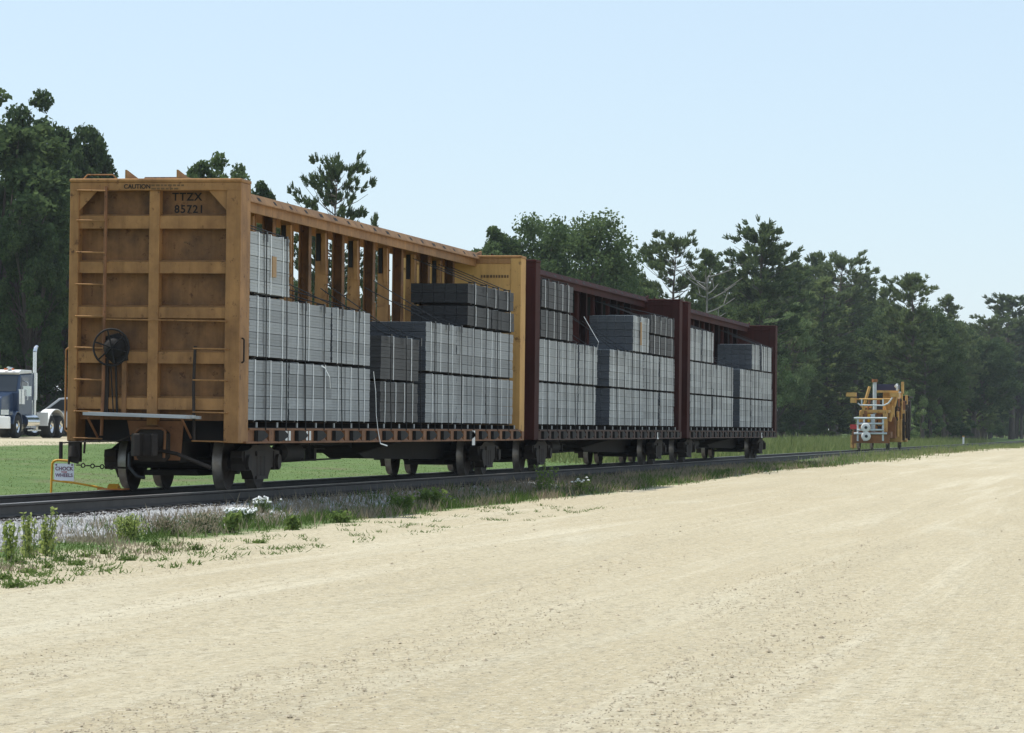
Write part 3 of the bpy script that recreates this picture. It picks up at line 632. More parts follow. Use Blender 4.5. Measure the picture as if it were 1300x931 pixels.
def semi():
    Zt = 152.0; base = Vector(CAM+ray(19, 556)*Zt); gz = float(ground_z(base.x, base.y))
    fw = RM.T @ np.array([-.19,0,.98]); rz = math.atan2(fw[1], fw[0])
    t = empty('semi_truck', (0,0,0), rz, 'dark blue semi truck cab with white bumper and tall chrome exhaust, parked at left', 'semi truck')
    R = Matrix.Rotation(rz, 3, 'Z'); off = R @ Vector((0,1.05,0)); t.location = (base.x-off.x, base.y-off.y, gz)
    MB().box(-7.2,1.0,-.42,.42,.62,.88).build('frame', GRIME, t)
    MB().prism([(-.55,1.0),(1.05,1.0),(1.12,1.15),(1.10,1.72),(1.0,1.82),(-.55,2.02)], 'y', -.78, .78).build('hood', NAVY, t, .05)
    MB().box(1.11,1.16,-.50,.50,1.02,1.70).build('grille', CHROME, t)
    for s in (-1,1):
        m = MB(); n_ = 14; arc = [(.62*math.cos(a),.58+.62*math.sin(a)) for a in np.linspace(.05,math.pi-.05,n_)]; inner = [(.55*x/.62,.58+(z-.58)*.55/.62) for x, z in arc]
        m.prism(arc+inner[::-1], 'y', *sorted((s*.72, s*1.20))); m.build('fender', NAVY, t, .03)
        a, b = sorted((s*.72,s*1.14)); MB().box(.55,1.06,a,b,1.0,1.20).build('fender_nose', NAVY, t, .04)
        a, b = sorted((s*.78,s*1.12)); h = MB().box(1.06,1.13,a,b,1.02,1.24).build('headlight', CHROME, t); MB().box(1.13,1.14,a+.03,b-.03,1.05,1.21).build('lens', LENS, h)
        wheel(t, 0, s*1.05, .52, .30)
        a, b = sorted((s*.82,s*1.18)); MB().cyl((-.75,s*1.02,1.50),(-.75,s*1.02,2.15),.20,.20,14).build('air_cleaner', CHROME, t)
        MB().cyl((-2.62,s*1.02,1.0),(-2.62,s*1.02,3.05),.085,.085,12).cyl((-2.62,s*1.02,1.7),(-2.62,s*1.02,2.9),.13,.13,14).tube([(-2.62,s*1.02,3.05),(-2.62,s*1.02,3.85),(-2.72,s*1.02,4.02),(-2.86,s*1.02,4.08)], .085, 12).build('exhaust_stack', CHROME, t)
        MB().cyl((-1.0,s*.98,.72),(-2.6,s*.98,.72),.33,.33,18).build('fuel_tank', CHROME, t)
        MB().box(-2.7,-.9,*sorted((s*.80,s*1.32)),.32,.38).build('step', CHROME, t)
        a, b = sorted((s*1.10,s*1.45)); MB().box(-.95,-.85,a,b,1.85,2.30).build('mirror', CHROME, t)
        MB().tube([(-1.0,s*1.0,2.55),(-.9,s*1.30,2.45),(-.9,s*1.30,1.7),(-1.0,s*1.0,1.75)], .02).build('mirror_arm', CHROME, t)
        m = MB(); arc = [(-5.2+1.25*math.cos(a), .60+.72*math.sin(a)) for a in np.linspace(.12,math.pi-.12,14)]; inn = [(-5.2+(x+5.2)*.95,.60+(z-.60)*.94) for x, z in arc]
        m.prism(arc+inn[::-1], 'y', *sorted((s*.70,s*1.24))); m.build('rear_fender', WHT, t, .02)
        for x in (-4.55,-5.85): wheel(t, x, s*.98, .51, .50)
        MB().box(-4.0,-3.9,*sorted((s*.7,s*1.22)),.55,1.15).build('fender_face', WHT, t)
    MB().prism([(1.00,.42),(1.24,.42),(1.26,.95),(1.05,.95)], 'y', -1.20, 1.20).build('bumper', mat('bright_white_bumper', (.93,.93,.92), .3), t, .03)
    MB().prism([(.55,.30),(.86,.30),(1.05,.78),(.85,.78)], 'z', .0, .01).build('bumper_stripe', NAVY, t, loc=(.45,0,.60))
    cb = MB().prism([(-.55,1.0),(-.50,2.0),(-.78,2.82),(-2.35,2.88),(-2.40,1.0)], 'y', -1.02, 1.02).build('cab', NAVY, t, .05)
    MB().prism([(-.70,2.80),(-.55,2.90),(-.9,3.02),(-2.3,3.02),(-2.35,2.89),(-.80,2.83)], 'y', -1.0, 1.0).build('roof_cap', WHT, t, .03)
    MB().prism([(-.50,2.06),(-.485,2.065),(-.735,2.74),(-.75,2.735)], 'y', -.90, -.03).build('windscreen', GLASS, t); MB().prism([(-.50,2.06),(-.485,2.065),(-.735,2.74),(-.75,2.735)], 'y', .03, .90).build('windscreen', GLASS, t)
    for s in (-1,1): a, b = sorted((s*1.02,s*1.03)); MB().prism([(-.72,2.05),(-.92,2.68),(-1.75,2.68),(-1.75,2.05)], 'y', a, b).build('side_window', GLASS, t)
    for y in (-.7,-.35,0,.35,.7): MB().cyl((-.62,y,3.0),(-.62,y,3.08),.07,.05,8).build('marker_light', AMBER if y else REDL, t)
    MB().cyl((-1.2,-.45,3.08),(-.75,-.45,3.08),.05,.08,10).cyl((-1.25,.45,3.08),(-.7,.45,3.08),.05,.08,10).build('air_horn', CHROME, t)
    MB().prism([(-4.4,.9),(-5.6,.9),(-5.8,1.05),(-5.0,1.18),(-4.5,1.08)], 'y', -.45, .45).build('fifth_wheel', GRIME, t)
    return t
semi()
def suv():
    Zt = 176.0; base = Vector(CAM+ray(82, 551)*Zt); gz = float(ground_z(base.x, base.y))
    fw = RM.T @ np.array([-.97,0,.24]); rz = math.atan2(fw[1], fw[0])
    SIL = mat('silver_car_paint', (.42,.44,.46), .3, metal=.3)
    t = empty('parked_suv', (base.x,base.y,gz), rz, 'silver car with sloping windscreen parked beyond the semi truck', 'car')
    t.scale = (1.12,1.12,1.12)
    MB().prism([(2.35,.40),(2.38,.75),(2.1,1.0),(1.1,1.10),(-2.25,1.12),(-2.35,.8),(-2.3,.40)], 'y', -.92, .92).build('body', SIL, t, .06)
    MB().prism([(1.15,1.10),(.35,1.72),(-.3,1.80),(-1.8,1.78),(-2.25,1.12)], 'y', -.80, .80).build('cabin', SIL, t, .06)
    MB().prism([(1.14,1.135),(1.16,1.14),(.40,1.725),(.38,1.715)], 'y', -.72, .72).build('windscreen', GLASS, t)
    for s in (-1,1):
        for q in ([(.92,1.16),(.28,1.66),(-.30,1.70),(-.30,1.16)],[(-.40,1.16),(-.40,1.70),(-1.6,1.68),(-2.0,1.16)]): MB().prism(q, 'y', *sorted((s*.80,s*.81))).build('side_window', GLASS, t)
        for x in (1.45,-1.45): wheel(t, x, s*.82, .36, .22)
        MB().box(2.2,2.37,*sorted((s*.55,s*.85)),.72,.90).build('headlight', LENS, t); MB().box(.75,.9,*sorted((s*.93,s*1.12)),1.12,1.28).build('mirror', BLKP, t)
suv()

# ------------------------------------------------------------------ track machine far down the line
ORG = mat('machine_orange_paint', (.58,.35,.11), .6, (.33,.17,.05), .7, 2.0, rust=(.09,.045,.02), ramt=.7, rscale=4)
ORD2 = mat('machine_rust_paint', (.26,.11,.04), .75, (.10,.05,.025), .7, 2.0)
PALE = mat('pale_blue_grey_paint', (.52,.58,.60), .55, (.34,.37,.38), .6, 4)
XM = 128.6
mc = empty('track_maintenance_machine', (XM,0,0), 0, 'orange rail maintenance machine with booms and white front rack, standing down the track', 'rail machine')
def pm(px, py, dx=0):
    r = ray(px, py); t = (XM+dx-CAM[0])/r[0]; P = CAM+r*t; return P[1], P[2]
def pbox(name, x0, y0, x1, y1, dx0, dx1, m, bev=0):
    a, b = pm(x0, y1, dx0), pm(x1, y0, dx0); return MB().box(dx0, dx1, min(a[0],b[0]), max(a[0],b[0]), a[1], b[1]).build(name, m, mc, bev)
def pbar(name, pts, r, m, dxs=0):
    P = [(dxs if not isinstance(dxs, (list,tuple)) else dxs[i], *pm(px, py, dxs if not isinstance(dxs,(list,tuple)) else dxs[i])) for i, (px, py) in enumerate(pts)]
    return MB().tube(P, r, 8).build(name, m, mc)
MB().box(.2,12,-1.0,1.0,.62,.95).build('deck_frame', ORD2, mc)
MB().box(-.05,.2,-.95,.95,.35,.78).build('front_beam', ORD2, mc)
for x in (1.6,9.6):
    for s in (-1,1):
        w = link('wheel', WM, mc, (x, s*.755, .42)); t_ = link('tread', TM, mc, (x, s*.755, .42))
        if s > 0: w.rotation_euler.z = math.pi; t_.rotation_euler.z = math.pi
for px in (1089,1097,1121): pbar('rack_post', [(px,532),(px,560)], .05, PALE, -.05)
for py, a, b in ((531,1084,1126),(538,1088,1122),(546,1088,1122),(550.5,1084,1126)): pbar('rack_rail', [(a,py),(b,py)], .05, PALE, -.12)
for px, py, r in ((1099,543,.24),(1099.5,554,.24)):
    y, z = pm(px, py, -.3); m = MB(); m.lathe([(-.08,0),(-.08,r*.5),(-.1,r),(.1,r),(.1,0)], (-.3,y,z), 'x', 18); o = m.build('hose_reel', WHT, mc); MB().cyl((-.42,y-.02,z),(-.38,y-.02,z),.08,.08,8).build('hub', BLKP, o)
y, z = pm(1083.5, 542); MB().box(-.03,0,y-.17,y+.17,z-.12,z+.12).build('red_sign', mat('red_sign_face', (.45,.04,.04), .5), mc)
MB().box(-.02,0,y-.15,y+.15,.1,.75).build('rail_guard', ORG, mc)
MB().tube([(0,y,.0+.05),(0,y,z-.1)], .04).build('sign_post', ORD2, mc)
pbar('mast', [(1110.5,528),(1110.5,485.5)], .10, PALE, 1.0); pbar('mast_cap', [(1110.5,485.5),(1110.5,481.5)], .15, ORD2, 1.0)
pbar('boom', [(1104,491),(1099,508),(1096,521)], .075, ORG, .8); pbar('boom_foot', [(1104,508),(1101,524)], .06, ORD2, 1.2)
pbar('boom', [(1139.5,494),(1137,507),(1135,516)], .09, ORG, 2.0); pbar('boom', [(1134.5,516),(1129.5,535)], .085, ORG, 1.0)
pbox('canopy', 1113, 488, 1137, 495.5, 1.2, 4.0, mat('dark_blue_mesh_canopy', (.03,.03,.07), .6)); pbox('canopy_beam', 1112, 496, 1140, 498.5, 1.0, 1.3, ORG)
pbar('canopy_post', [(1139,487),(1139,500)], .05, PALE, 1.2); pbar('lamp', [(1136.5,489),(1138.5,491)], .09, WHT, 1.0)
pbar('antenna', [(1146,485),(1146,500)], .07, ORG, 3.0)
pbox('motor_box', 1129.5, 499, 1141, 504, .6, 1.4, ORG); pbox('motor_box', 1074, 498.5, 1086.5, 503.5, .2, .8, ORG); pbox('motor_box', 1079.5, 505, 1086, 511.5, .2, .9, ORG)
pbar('hand_rail', [(1084,507),(1131,507)], .045, ORG, .4); pbar('hand_rail', [(1089,512),(1092,514.5),(1122,515),(1128,512),(1133,505)], .038, PALE, .2)
for px in (1094,1121): pbar('hand_rail', [(px,507),(px,514)], .035, PALE, .3)
pbox('work_head', 1093.5, 520.5, 1128, 524, .8, 2.6, ORG); pbox('work_head', 1095, 526, 1119, 531, .9, 2.4, ORD2); pbox('cross_beam', 1120.5, 521, 1125.5, 560, .6, 1.6, ORG)
pbar('cylinder', [(1108,526),(1108.5,556)], .12, PALE, .5); pbar('cylinder', [(1103,526),(1103,536)], .09, YTUBE, .5)
pbar('cylinder', [(1099,522),(1099,540)], .08, ORD2, .5)
pbox('tank', 1114, 541, 1121, 549, .6, 2.0, GRIME); pbox('valve_block', 1110, 551, 1124, 559, .3, 1.6, ORD2)
for k, (x, z0, z1, yy, mm) in enumerate(((1.6,.6,1.7,-1.15,ORD2),(2.5,1.1,3.0,-1.0,ORG),(3.7,.4,1.6,-1.30,ORG),(4.8,1.2,2.7,-1.1,ORD2),(5.9,.5,2.1,-1.30,ORG),(7.0,.9,2.6,-1.2,ORD2),(8.2,.4,2.3,-1.25,ORG))):
    MB().box(x,x+.85,yy,-.4,z0,z1).build('side_housing', mm, mc, .04)
    MB().tube([(x+.4,yy-.08,z0+.1),(x+.2,yy-.08,z1+.3)], .07, 8).build('cylinder', ORG if mm is ORD2 else GRIME2, mc)
    MB().tube([(x+.1,yy-.05,z1),(x+.5,yy-.12,z1-.5),(x+.8,yy-.05,z0+.2)], .035, 6).build('hose', BLKP, mc)
MB().box(9.3,11.8,-1.2,.9,.95,2.75).build('engine_cover', GRIME, mc, .08); MB().box(9.0,12.0,-1.3,1.0,2.77,2.88).build('roof', GRIME, mc); MB().box(9.27,9.29,-1.0,.8,1.7,2.6).build('cab_window', GLASS, mc)
MB().box(2.8,9.0,-.95,.85,.95,2.05).build('engine_block', ORG, mc, .05); MB().tube([(7.5,-.9,2.4),(7.5,-.9,3.1)], .09, 8).build('exhaust', PALE, mc)
MB().box(2.6,9.0,-.95,-.88,2.55,2.8).build('truss', ORG, mc); MB().box(2.6,9.0,.70,.77,2.2,2.4).build('truss', ORG, mc)

rd_ = random.Random(3)
for k in range(26):
    x = rd_.uniform(.4,9); y = rd_.uniform(-1.15,.7); z = rd_.uniform(.9,2.6); L = rd_.uniform(.3,.9)
    if k % 3 == 0: MB().tube([(x,y,z),(x+.1,y+rd_.uniform(-.3,.3),z-.2),(x+.2,y+rd_.uniform(-.3,.3),z-L)], .03, 6).build('hose', BLKP, mc)
    elif k % 3 == 1: MB().box(x,x+L*.6,y,y+rd_.uniform(.12,.35),z-.2,z+rd_.uniform(.0,.2)).build('valve_block', (ORD2, GRIME, ORG)[k % 9 // 3], mc)
    else: MB().tube([(x,y,z-L),(x+.05,y+.1,z)], .05, 8).build('cylinder', (ORG, ORD2, GRIME)[k % 9 // 3], mc)
# ------------------------------------------------------------------ trees
PINEL = leafmat('pine_needles', (.060,.092,.040), (.17,.215,.09), .42, .5)
JACKL = leafmat('soft_pine_needles', (.092,.13,.052), (.225,.275,.11), .45, .5)
OAKL = leafmat('oak_leaves', (.038,.066,.030), (.125,.175,.068), .42, .4)
PALEL = leafmat('pale_green_leaves', (.13,.19,.075), (.29,.36,.16), .5, .5)
BARK = mat('grey_brown_bark', (.12,.095,.075), .9, (.05,.04,.032), .7, 6, (1,1,.3))
BARKG = mat('dead_grey_wood', (.20,.19,.18), .9)
def unit(n):
    v = rng.normal(size=(n,3)); return v/np.linalg.norm(v, axis=1, keepdims=True)
def sprays(C, D, k, l, w, spread):
    n = len(C); C = np.repeat(C, k, 0); D = np.repeat(D, k, 0); D = D+unit(n*k)*spread; D /= np.linalg.norm(D, axis=1, keepdims=True)
    T = np.cross(D, unit(n*k)); T /= np.linalg.norm(T, axis=1, keepdims=True)+1e-6
    L = l*rng.uniform(.6,1.2,(n*k,1)); B = C+unit(n*k)*l*.25
    V = np.stack([B-T*w*.5, B+T*w*.5, B+D*L+T*w*.35, B+D*L-T*w*.35], 1).reshape(-1,3); F = np.arange(n*k*4).reshape(-1,4); return V, F
def leaves(C, l):
    n = len(C); D = unit(n); T = np.cross(D, unit(n)); T /= np.linalg.norm(T, axis=1, keepdims=True)+1e-6; L = l*rng.uniform(.6,1.25,(n,1))
    V = np.stack([C-D*L*.5, C+T*L*.32, C+D*L*.5, C-T*L*.32], 1).reshape(-1,3); return V, np.arange(n*4).reshape(-1,4)
def limb(m, p, q, r0, r1, sag=.1, seg=3):
    p, q = Vector(p), Vector(q); pts = [p.lerp(q, i/seg)+Vector((0,0,sag*math.sin(math.pi*i/seg))) for i in range(seg+1)]
    for i in range(seg): m.cyl(pts[i], pts[i+1], r0+(r1-r0)*i/seg, r0+(r1-r0)*(i+1)/seg, 5, False)
def recentre(V, R, q):
    for k in (0,1): V[:,k] -= .5*(np.percentile(V[:,k],3)+np.percentile(V[:,k],97))
    V[:,:2] *= R/np.percentile(np.hypot(V[:,0],V[:,1]), q)
def pine_mesh(H, R, bare, lm, shape=.8, gap=.25, tuft=1.0, dome=False):
    m = MB(); cx, cy = 0, 0; prev = Vector((0,0,-.3)); lean = [random.uniform(-.03,.03), random.uniform(-.03,.03)]
    def axis(z): return Vector((lean[0]*z+.12*math.sin(z*.5), lean[1]*z+.1*math.cos(z*.6)-.1, z))
    zs = [H*i/9 for i in range(10)]
    for a, b in zip(zs[:-1], zs[1:]): m.cyl(axis(a) if a else prev, axis(b), .018*H*(1-a/H)**.8+.02, .018*H*(1-b/H)**.8+.015, 7, False)
    C, D = [], []
    z = bare*H; side = [random.uniform(.55,1.25) for _ in range(8)]
    while z < H*.99:
        f = (z-bare*H)/(H*(1-bare)); prof = R*((1-f)**shape)*min(1, .45+f*2.2) if not dome else R*math.sqrt(max(0,1-((f-.3)/.72)**2))
        for _ in range(random.randint(3,6)):
            th = random.uniform(0,6.283); L = prof*side[int(th/6.284*8)]*random.uniform(.55,1.15)+.15
            if random.random() < gap*.5: continue
            b0 = axis(z); dr = Vector((math.cos(th), math.sin(th), random.uniform(-.05,.45)+.35*f)); b1 = b0+dr*L
            limb(m, b0, b1, .010*H*.35*(1-f*.7)+.01, .01, -.06*L, 3)
            nt = max(2, int(L*3.2*tuft)); 
            for q in range(nt):
                s_ = random.uniform(.3,1.03) if L > .8 else random.uniform(.1,1.05)
                p = b0.lerp(b1, s_)+Vector((random.gauss(0,.16), random.gauss(0,.16), random.gauss(.04,.09)))*min(1.3,L)
                C.append(p); D.append((dr.normalized()+Vector((0,0,.5))))
        z += random.uniform(.16,.40)*H/14
    for q in range(14): C.append(axis(H*random.uniform(.95,1.0))+Vector((random.gauss(0,.1),random.gauss(0,.1),0))); D.append(Vector((0,0,1)))
    V, F = sprays(np.array(C), np.array(D), 17, .34, .075, .75); sz, sxy = H/np.percentile(V[:,2], 99.9), R/np.percentile(np.hypot(V[:,0],V[:,1]), 97); V[:,2] *= sz; V[:,:2] *= sxy; m.v = [(p[0]*sxy*.93, p[1]*sxy*.93, p[2]*sz*.97) for p in m.v]
    return m.mesh('trunk', BARK), fast_mesh('crown', V, F, lm)
def oak_mesh(H, R, bare, lm, n=30000, leaf=.26, nc=95):
    m = MB(); limb(m, (0,0,-.3), (random.uniform(-.3,.3),0,H*.55), .022*H, .012*H, 0, 5)
    zb = bare*H; ph = [random.uniform(0,6.28) for _ in range(6)]; cl, rad = [], []
    for _ in range(nc):
        v = unit(1)[0]
        if v[2] < -.75: v[2] *= -1
        th = math.atan2(v[1], v[0]); mod = 1+.16*math.sin(2*th+ph[0])+.12*math.sin(3*th+ph[1]+2*v[2])+.10*math.sin(5*v[2]+ph[2])
        e = np.sign(v)*np.abs(v)**.8; k = random.uniform(.55,1)**.5*mod*.85
        zc = zb+(H-zb)*.45; hz = (H-zb)*(.55 if v[2] > 0 else .45)
        p = Vector((e[0]*R*k, e[1]*R*k, zc+e[2]*hz*min(k,1.0)))
        cl.append(p); rad.append(random.uniform(.13,.25)*R)
        if random.random() < .5: limb(m, (0,0,random.uniform(zb*.7+.3,H*.5)), p, .007*H, .01, .15*R*.3, 3)
    cl = np.array([tuple(p) for p in cl]); rad = np.array(rad); idx = rng.choice(len(cl), n, p=rad**2/np.sum(rad**2))
    u_ = unit(n); rr = rng.random((n,1))**.4; u_[:,2] *= .8
    C = cl[idx]+u_*rr*rad[idx][:,None]*rng.uniform(.8,1.2,(n,1))
    V, F = leaves(C, leaf); V[:,2] *= H/np.percentile(V[:,2], 99.9); recentre(V, R, 96); return m.mesh('trunk', BARK), fast_mesh('crown', V, F, lm)
NOM = 14.0
PINES = [pine_mesh(NOM, 2.9, .25, PINEL, .6, .2, 1.5), pine_mesh(NOM, 3.1, .35, PINEL, .5, .3, 1.5), pine_mesh(NOM, 2.7, .22, PINEL, .7, .2, 1.5), pine_mesh(NOM, 3.3, .40, PINEL, .45, .35, 1.4), pine_mesh(NOM, 3.6, .42, PINEL, .5, .35, 1.2, True)]
JACKS = [pine_mesh(NOM, 2.5, .08, JACKL, .75, .15, 1.2), pine_mesh(NOM, 2.9, .10, JACKL, .65, .2, 1.2), pine_mesh(NOM, 2.3, .06, JACKL, .9, .15, 1.2)]
OAKR = [4.6, 4.2, 5.4, 3.3, 2.6]; OAKS = [oak_mesh(NOM, r, b, OAKL) for r, b in zip(OAKR, (.22,.15,.25,.2,.25))]
PALES = [oak_mesh(NOM, 4.4, .12, PALEL, 24000), oak_mesh(NOM, 4.0, .10, PALEL, 24000)]
SHRUB = [oak_mesh(4.0, 2.2, .05, OAKL, 6000, .18, nc=26), oak_mesh(4.0, 2.0, .03, PALEL, 6000, .18, nc=24)]
KW = {'pine': [(p, 2*r) for p, r in zip(PINES, (2.9,3.1,2.7,3.3,3.6))], 'jack': [(p, 2*r) for p, r in zip(JACKS, (2.5,2.9,2.3))],
      'oak': [(p, 2*r) for p, r in zip(OAKS, OAKR)], 'pale': [(p, 2*r) for p, r in zip(PALES, (4.4,4.0))]}
_k = 0
def put_tree(kind, P, H, wid, label, group=None, name=None, cat='tree', i=None):
    global _k; _k += 1
    ms = KW[kind]
    if kind == 'pine' and i == 4: ms = [ms[4]]
    elif wid: ms = sorted(ms, key=lambda q: abs(math.log((wid/H)/(q[1]/NOM))))[:2]
    elif kind == 'oak': ms = ms[:3]
    elif kind == 'pine': ms = ms[:4]
    (tr, cr), nw = ms[(_k if i is None else i) % len(ms)]; gz = float(ground_z(P[0], P[1]))
    t = empty(name or {'pine':'pine_tree','jack':'pine_tree','oak':'oak_tree','pale':'broadleaf_tree'}[kind], (P[0],P[1],gz), random.uniform(0,6.28), label, cat, group)
    s = H/NOM; sw = wid/nw if wid else s*random.uniform(.9,1.15)
    t.scale = (sw, sw, s); link('trunk', tr, t); link('crown', cr, t); return t
def tree_px(kind, px, top, D, wpx, label, group=None, i=None):
    r = ray(px, 545); t = (D-CAM[1])/r[1]; P = CAM+r*t; gz = float(ground_z(P[0], P[1])); zt = (CAM+ray(px, top)*t)[2]
    return put_tree(kind, P, zt-gz, wpx*t/FPX if wpx else None, label, group, i=i)
for a in (('oak',-8,117,46,230,'tall dark oak at the left edge of the picture, behind the truck',None,0),
          ('oak',58,121,48,150,'tall dark oak just left of the yellow railcar, second from the left',None,1),
          ('oak',98,162,46,96,'shorter dark oak partly hidden by the left edge of the yellow railcar',None,2),
          ('oak',-50,150,50,120,'dark oak cut by the left picture edge',None,1),
          ('oak',36,265,43,95,'low dark oak filling in beneath the tall oaks behind the truck',None,1),
          ('oak',85,280,44,70,'low dark oak beside the left side of the yellow railcar',None,0),
          ('oak',283,197,30,128,'rounded oak rising above the roof corner of the yellow railcar',None,1),
          ('oak',266,208,31,110,'low oak just left of the rounded oak above the yellow railcar roof',None,0),
          ('oak',309,213,31,100,'low oak just right of the rounded oak above the yellow railcar roof',None,1),
          ('oak',322,232,30,80,'oak showing between the columns of the yellow railcar',None,2),
          ('pine',417,193,26,118,'lone spreading pine above the beam of the yellow railcar',None,4),
          ('pine',472,271,27,40,'small pine tip beside the lone spreading pine',None,2),
          ('oak',620,289,26,90,'small oak on the left of the oak group above the railcars',None,0),
          ('oak',718,271,24,210,'broad dense oak highest above the nearer brown railcar',None,2),
          ('oak',668,283,24,140,'oak between the small left oak and the broad dense one',None,1),
          ('oak',772,318,23,110,'oak sloping down on the right of the broad dense oak',None,0),
          ('pine',850,292,20,120,'pine standing right of the oak group above the brown railcars',None,4),
          ('pine',890,318,20,86,'slim pine beside the bare grey branches',None,0),
          ('pine',962,280,18,128,'tallest pine in the middle right of the wood',None,1),
          ('pine',1004,330,21,100,'pine close on the right of the tallest pine',None,0),
          ('pine',1030,322,24,90,'pine between the tallest pine and the flat-topped pine',None,1),
          ('pine',1060,318,20,120,'flat-topped pine above the right part of the wood',None,4),
          ('pine',1092,345,22,90,'pine on the right shoulder of the flat-topped pine',None,0),
          ('pine',920,345,26,90,'dark pine rising behind the pale green broadleaf tree',None,1),
          ('pale',930,372,20,120,'pale green broadleaf tree behind the last brown railcar',None,0),
          ('pale',985,385,21,90,'pale green broadleaf tree right of the last railcar',None,1),
          ('jack',1045,352,19,90,'soft mid green pine in front of the wood left of the machine',None,0),
          ('jack',1088,372,18,80,'soft mid green pine behind the machine',None,1),
          ('jack',1018,395,19,70,'soft mid green pine just right of the last railcar',None,2),
          ('jack',1125,366,15,70,'soft green pine right behind the machine boom',None,2),
          ('pine',1157,346,9,100,'dark pointed pine right of the machine',None,0),
          ('pine',1205,374,9,70,'thin pine in the dip of the treeline at right',None,2),
          ('pine',1284,374,8,110,'dark pine at the right edge of the picture',None,1),
          ('pine',1250,398,8,90,'dark pine left of the one at the right edge',None,2)): tree_px(*a[:6], group=a[6], i=a[7])
# the wood behind: trees one cannot tell apart
SKY = [(-120,250),(0,250),(130,320),(135,560),(345,330),(380,350),(520,372),(560,400),(800,372),(880,365),(960,350),(1060,352),(1120,385),(1180,390),(1215,402),(1250,412),(1330,395),(1420,400)]
def sky_y(px):
    for (a, b), (c, e) in zip(SKY[:-1], SKY[1:]):
        if a <= px <= c: return b+(e-b)*(px-a)/(c-a)
    return 420
cnt = {'pine':0}
for _ in range(2200):
    px = random.uniform(-110, 1400) if random.random() < .6 else random.uniform(1000, 1345)
    if 140 < px < 345 or 540 < px < 800: continue
    if px < 600 and random.random() < .55: continue
    D = random.uniform(7.5,18) if px > 1150 else random.uniform(20, 60) if px > 800 else random.uniform(44,70) if px < 140 else random.uniform(28,50)
    if px > 1000 and D < 12 and random.random() < .3: continue
    r = ray(px, 545); t = (D-CAM[1])/r[1]
    if t > 950: continue
    P = CAM+r*t
    if cnt['pine'] >= 240: break
    top = sky_y(px)+random.uniform(2,55); H = (CAM+ray(px, top)*t)[2]-float(ground_z(P[0],P[1]))
    if H < 5 or H > 27: continue
    kind = random.choice(['jack','jack','pine','pine','pine','oak']) if px > 800 else 'oak'
    lab = {'jack':'soft green pine among the close-set trees of the wood at right','pine':'dark green pine among the close-set trees of the wood at right','oak':'dark oak in the leafy wood at right'}[kind] if px > 800 else ('dark oak in the leafy mass behind the truck' if px < 140 else 'leafy tree seen low between the columns of the yellow railcar')
    put_tree(kind, P, H, None, lab, {'jack':'soft green pines of the wood','pine':'dark pines of the wood','oak':'oaks of the wood'}[kind] if px > 800 else ('oaks behind the truck' if px < 140 else 'trees seen through the railcar')); cnt['pine'] += 1
def shrub(px, D, H, w, label, i, group):
    r = ray(px, 548); t = (D-CAM[1])/r[1]; P = CAM+r*t; tr, cr = SHRUB[i]; o = empty('shrub', (P[0],P[1],float(ground_z(P[0],P[1]))), random.uniform(0,6.28), label, 'shrub', group); o.scale = (w/4.4,w/4.4,H/4.0); link('stem', tr, o); link('crown', cr, o)
shrub(1180, 7.5, 4.2, 3.6, 'pale green shrub just right of the orange machine', 1, None)
shrub(1152, 9, 5.0, 4.0, 'pale green shrub behind the orange machine', 1, None)
for k in range(46):
    px = random.uniform(990,1330); shrub(px, random.uniform(18,22) if px < 1110 else random.uniform(9,13), random.uniform(2,4.5), random.uniform(3,6), 'low dark shrub along the foot of the wood at right', 0 if random.random() < .75 else 1, 'shrubs at the foot of the wood')
for k in range(16): shrub(random.uniform(-90,150), random.uniform(42,46), random.uniform(2.5,4.5), random.uniform(4,6), 'low dark shrub under the oaks behind the truck', 0, 'shrubs under the oaks')
# bare branches by the slim pine
def dead(px, py, D):
    r = ray(px, 545); t = (D-CAM[1])/r[1]; P = CAM+r*t; z = (CAM+ray(px,py)*t)[2]; g = float(ground_z(P[0],P[1])); m = MB(); limb(m, (0,0,0), (0,0,z-g), .12, .05, 0, 4)
    o = empty('dead_tree', (P[0],P[1],g), 0, 'bare grey dead tree with upswept branches between the pines', 'dead tree'); m.build('trunk', BARKG, o); b = MB()
    for k in range(16):
        zz = (z-g)*random.uniform(.6,1); th = random.uniform(0,6.28); L = random.uniform(.8,2.6); e = Vector((math.cos(th)*L, math.sin(th)*L, zz+L*random.uniform(.2,.7))); limb(b, (0,0,zz), e, .05, .02, -.1, 3)
        limb(b, Vector((0,0,zz)).lerp(e,.6), e+Vector((random.gauss(0,.4),random.gauss(0,.4),.4)), .03, .015, 0, 2)
    tag(b.build('branches', BARKG, o), kind='stuff')
dead(896, 352, 15)

# ------------------------------------------------------------------ grass and weeds
GRN = leafmat('green_grass_blades', (.045,.085,.02), (.14,.20,.06), .35, 1.5)
DRY = leafmat('dry_grass_blades', (.20,.165,.115), (.42,.36,.26), .35, 1.5)
FLD = leafmat('field_grass_blades', (.10,.165,.055), (.20,.26,.10), .35, .4)
TALL = leafmat('tall_field_grass', (.11,.16,.05), (.30,.31,.14), .4, .4)
def blades(x, y, z, h, w, lean=.35):
    n = len(x); th = rng.uniform(0,6.28,n); B = np.stack([x,y,z],1); T = np.stack([np.cos(th),np.sin(th),np.zeros(n)],1)*w[:,None]*.5
    L = np.stack([rng.normal(0,lean,n),rng.normal(0,lean,n),np.ones(n)],1)*h[:,None]; mid = B+L*.55+np.stack([rng.normal(0,.05,n),rng.normal(0,.05,n),np.zeros(n)],1)*h[:,None]
    V = np.stack([B-T,B+T,mid+T*.7,B+L,mid-T*.7],1).reshape(-1,3); F = np.arange(n*5).reshape(-1,5); return V, F
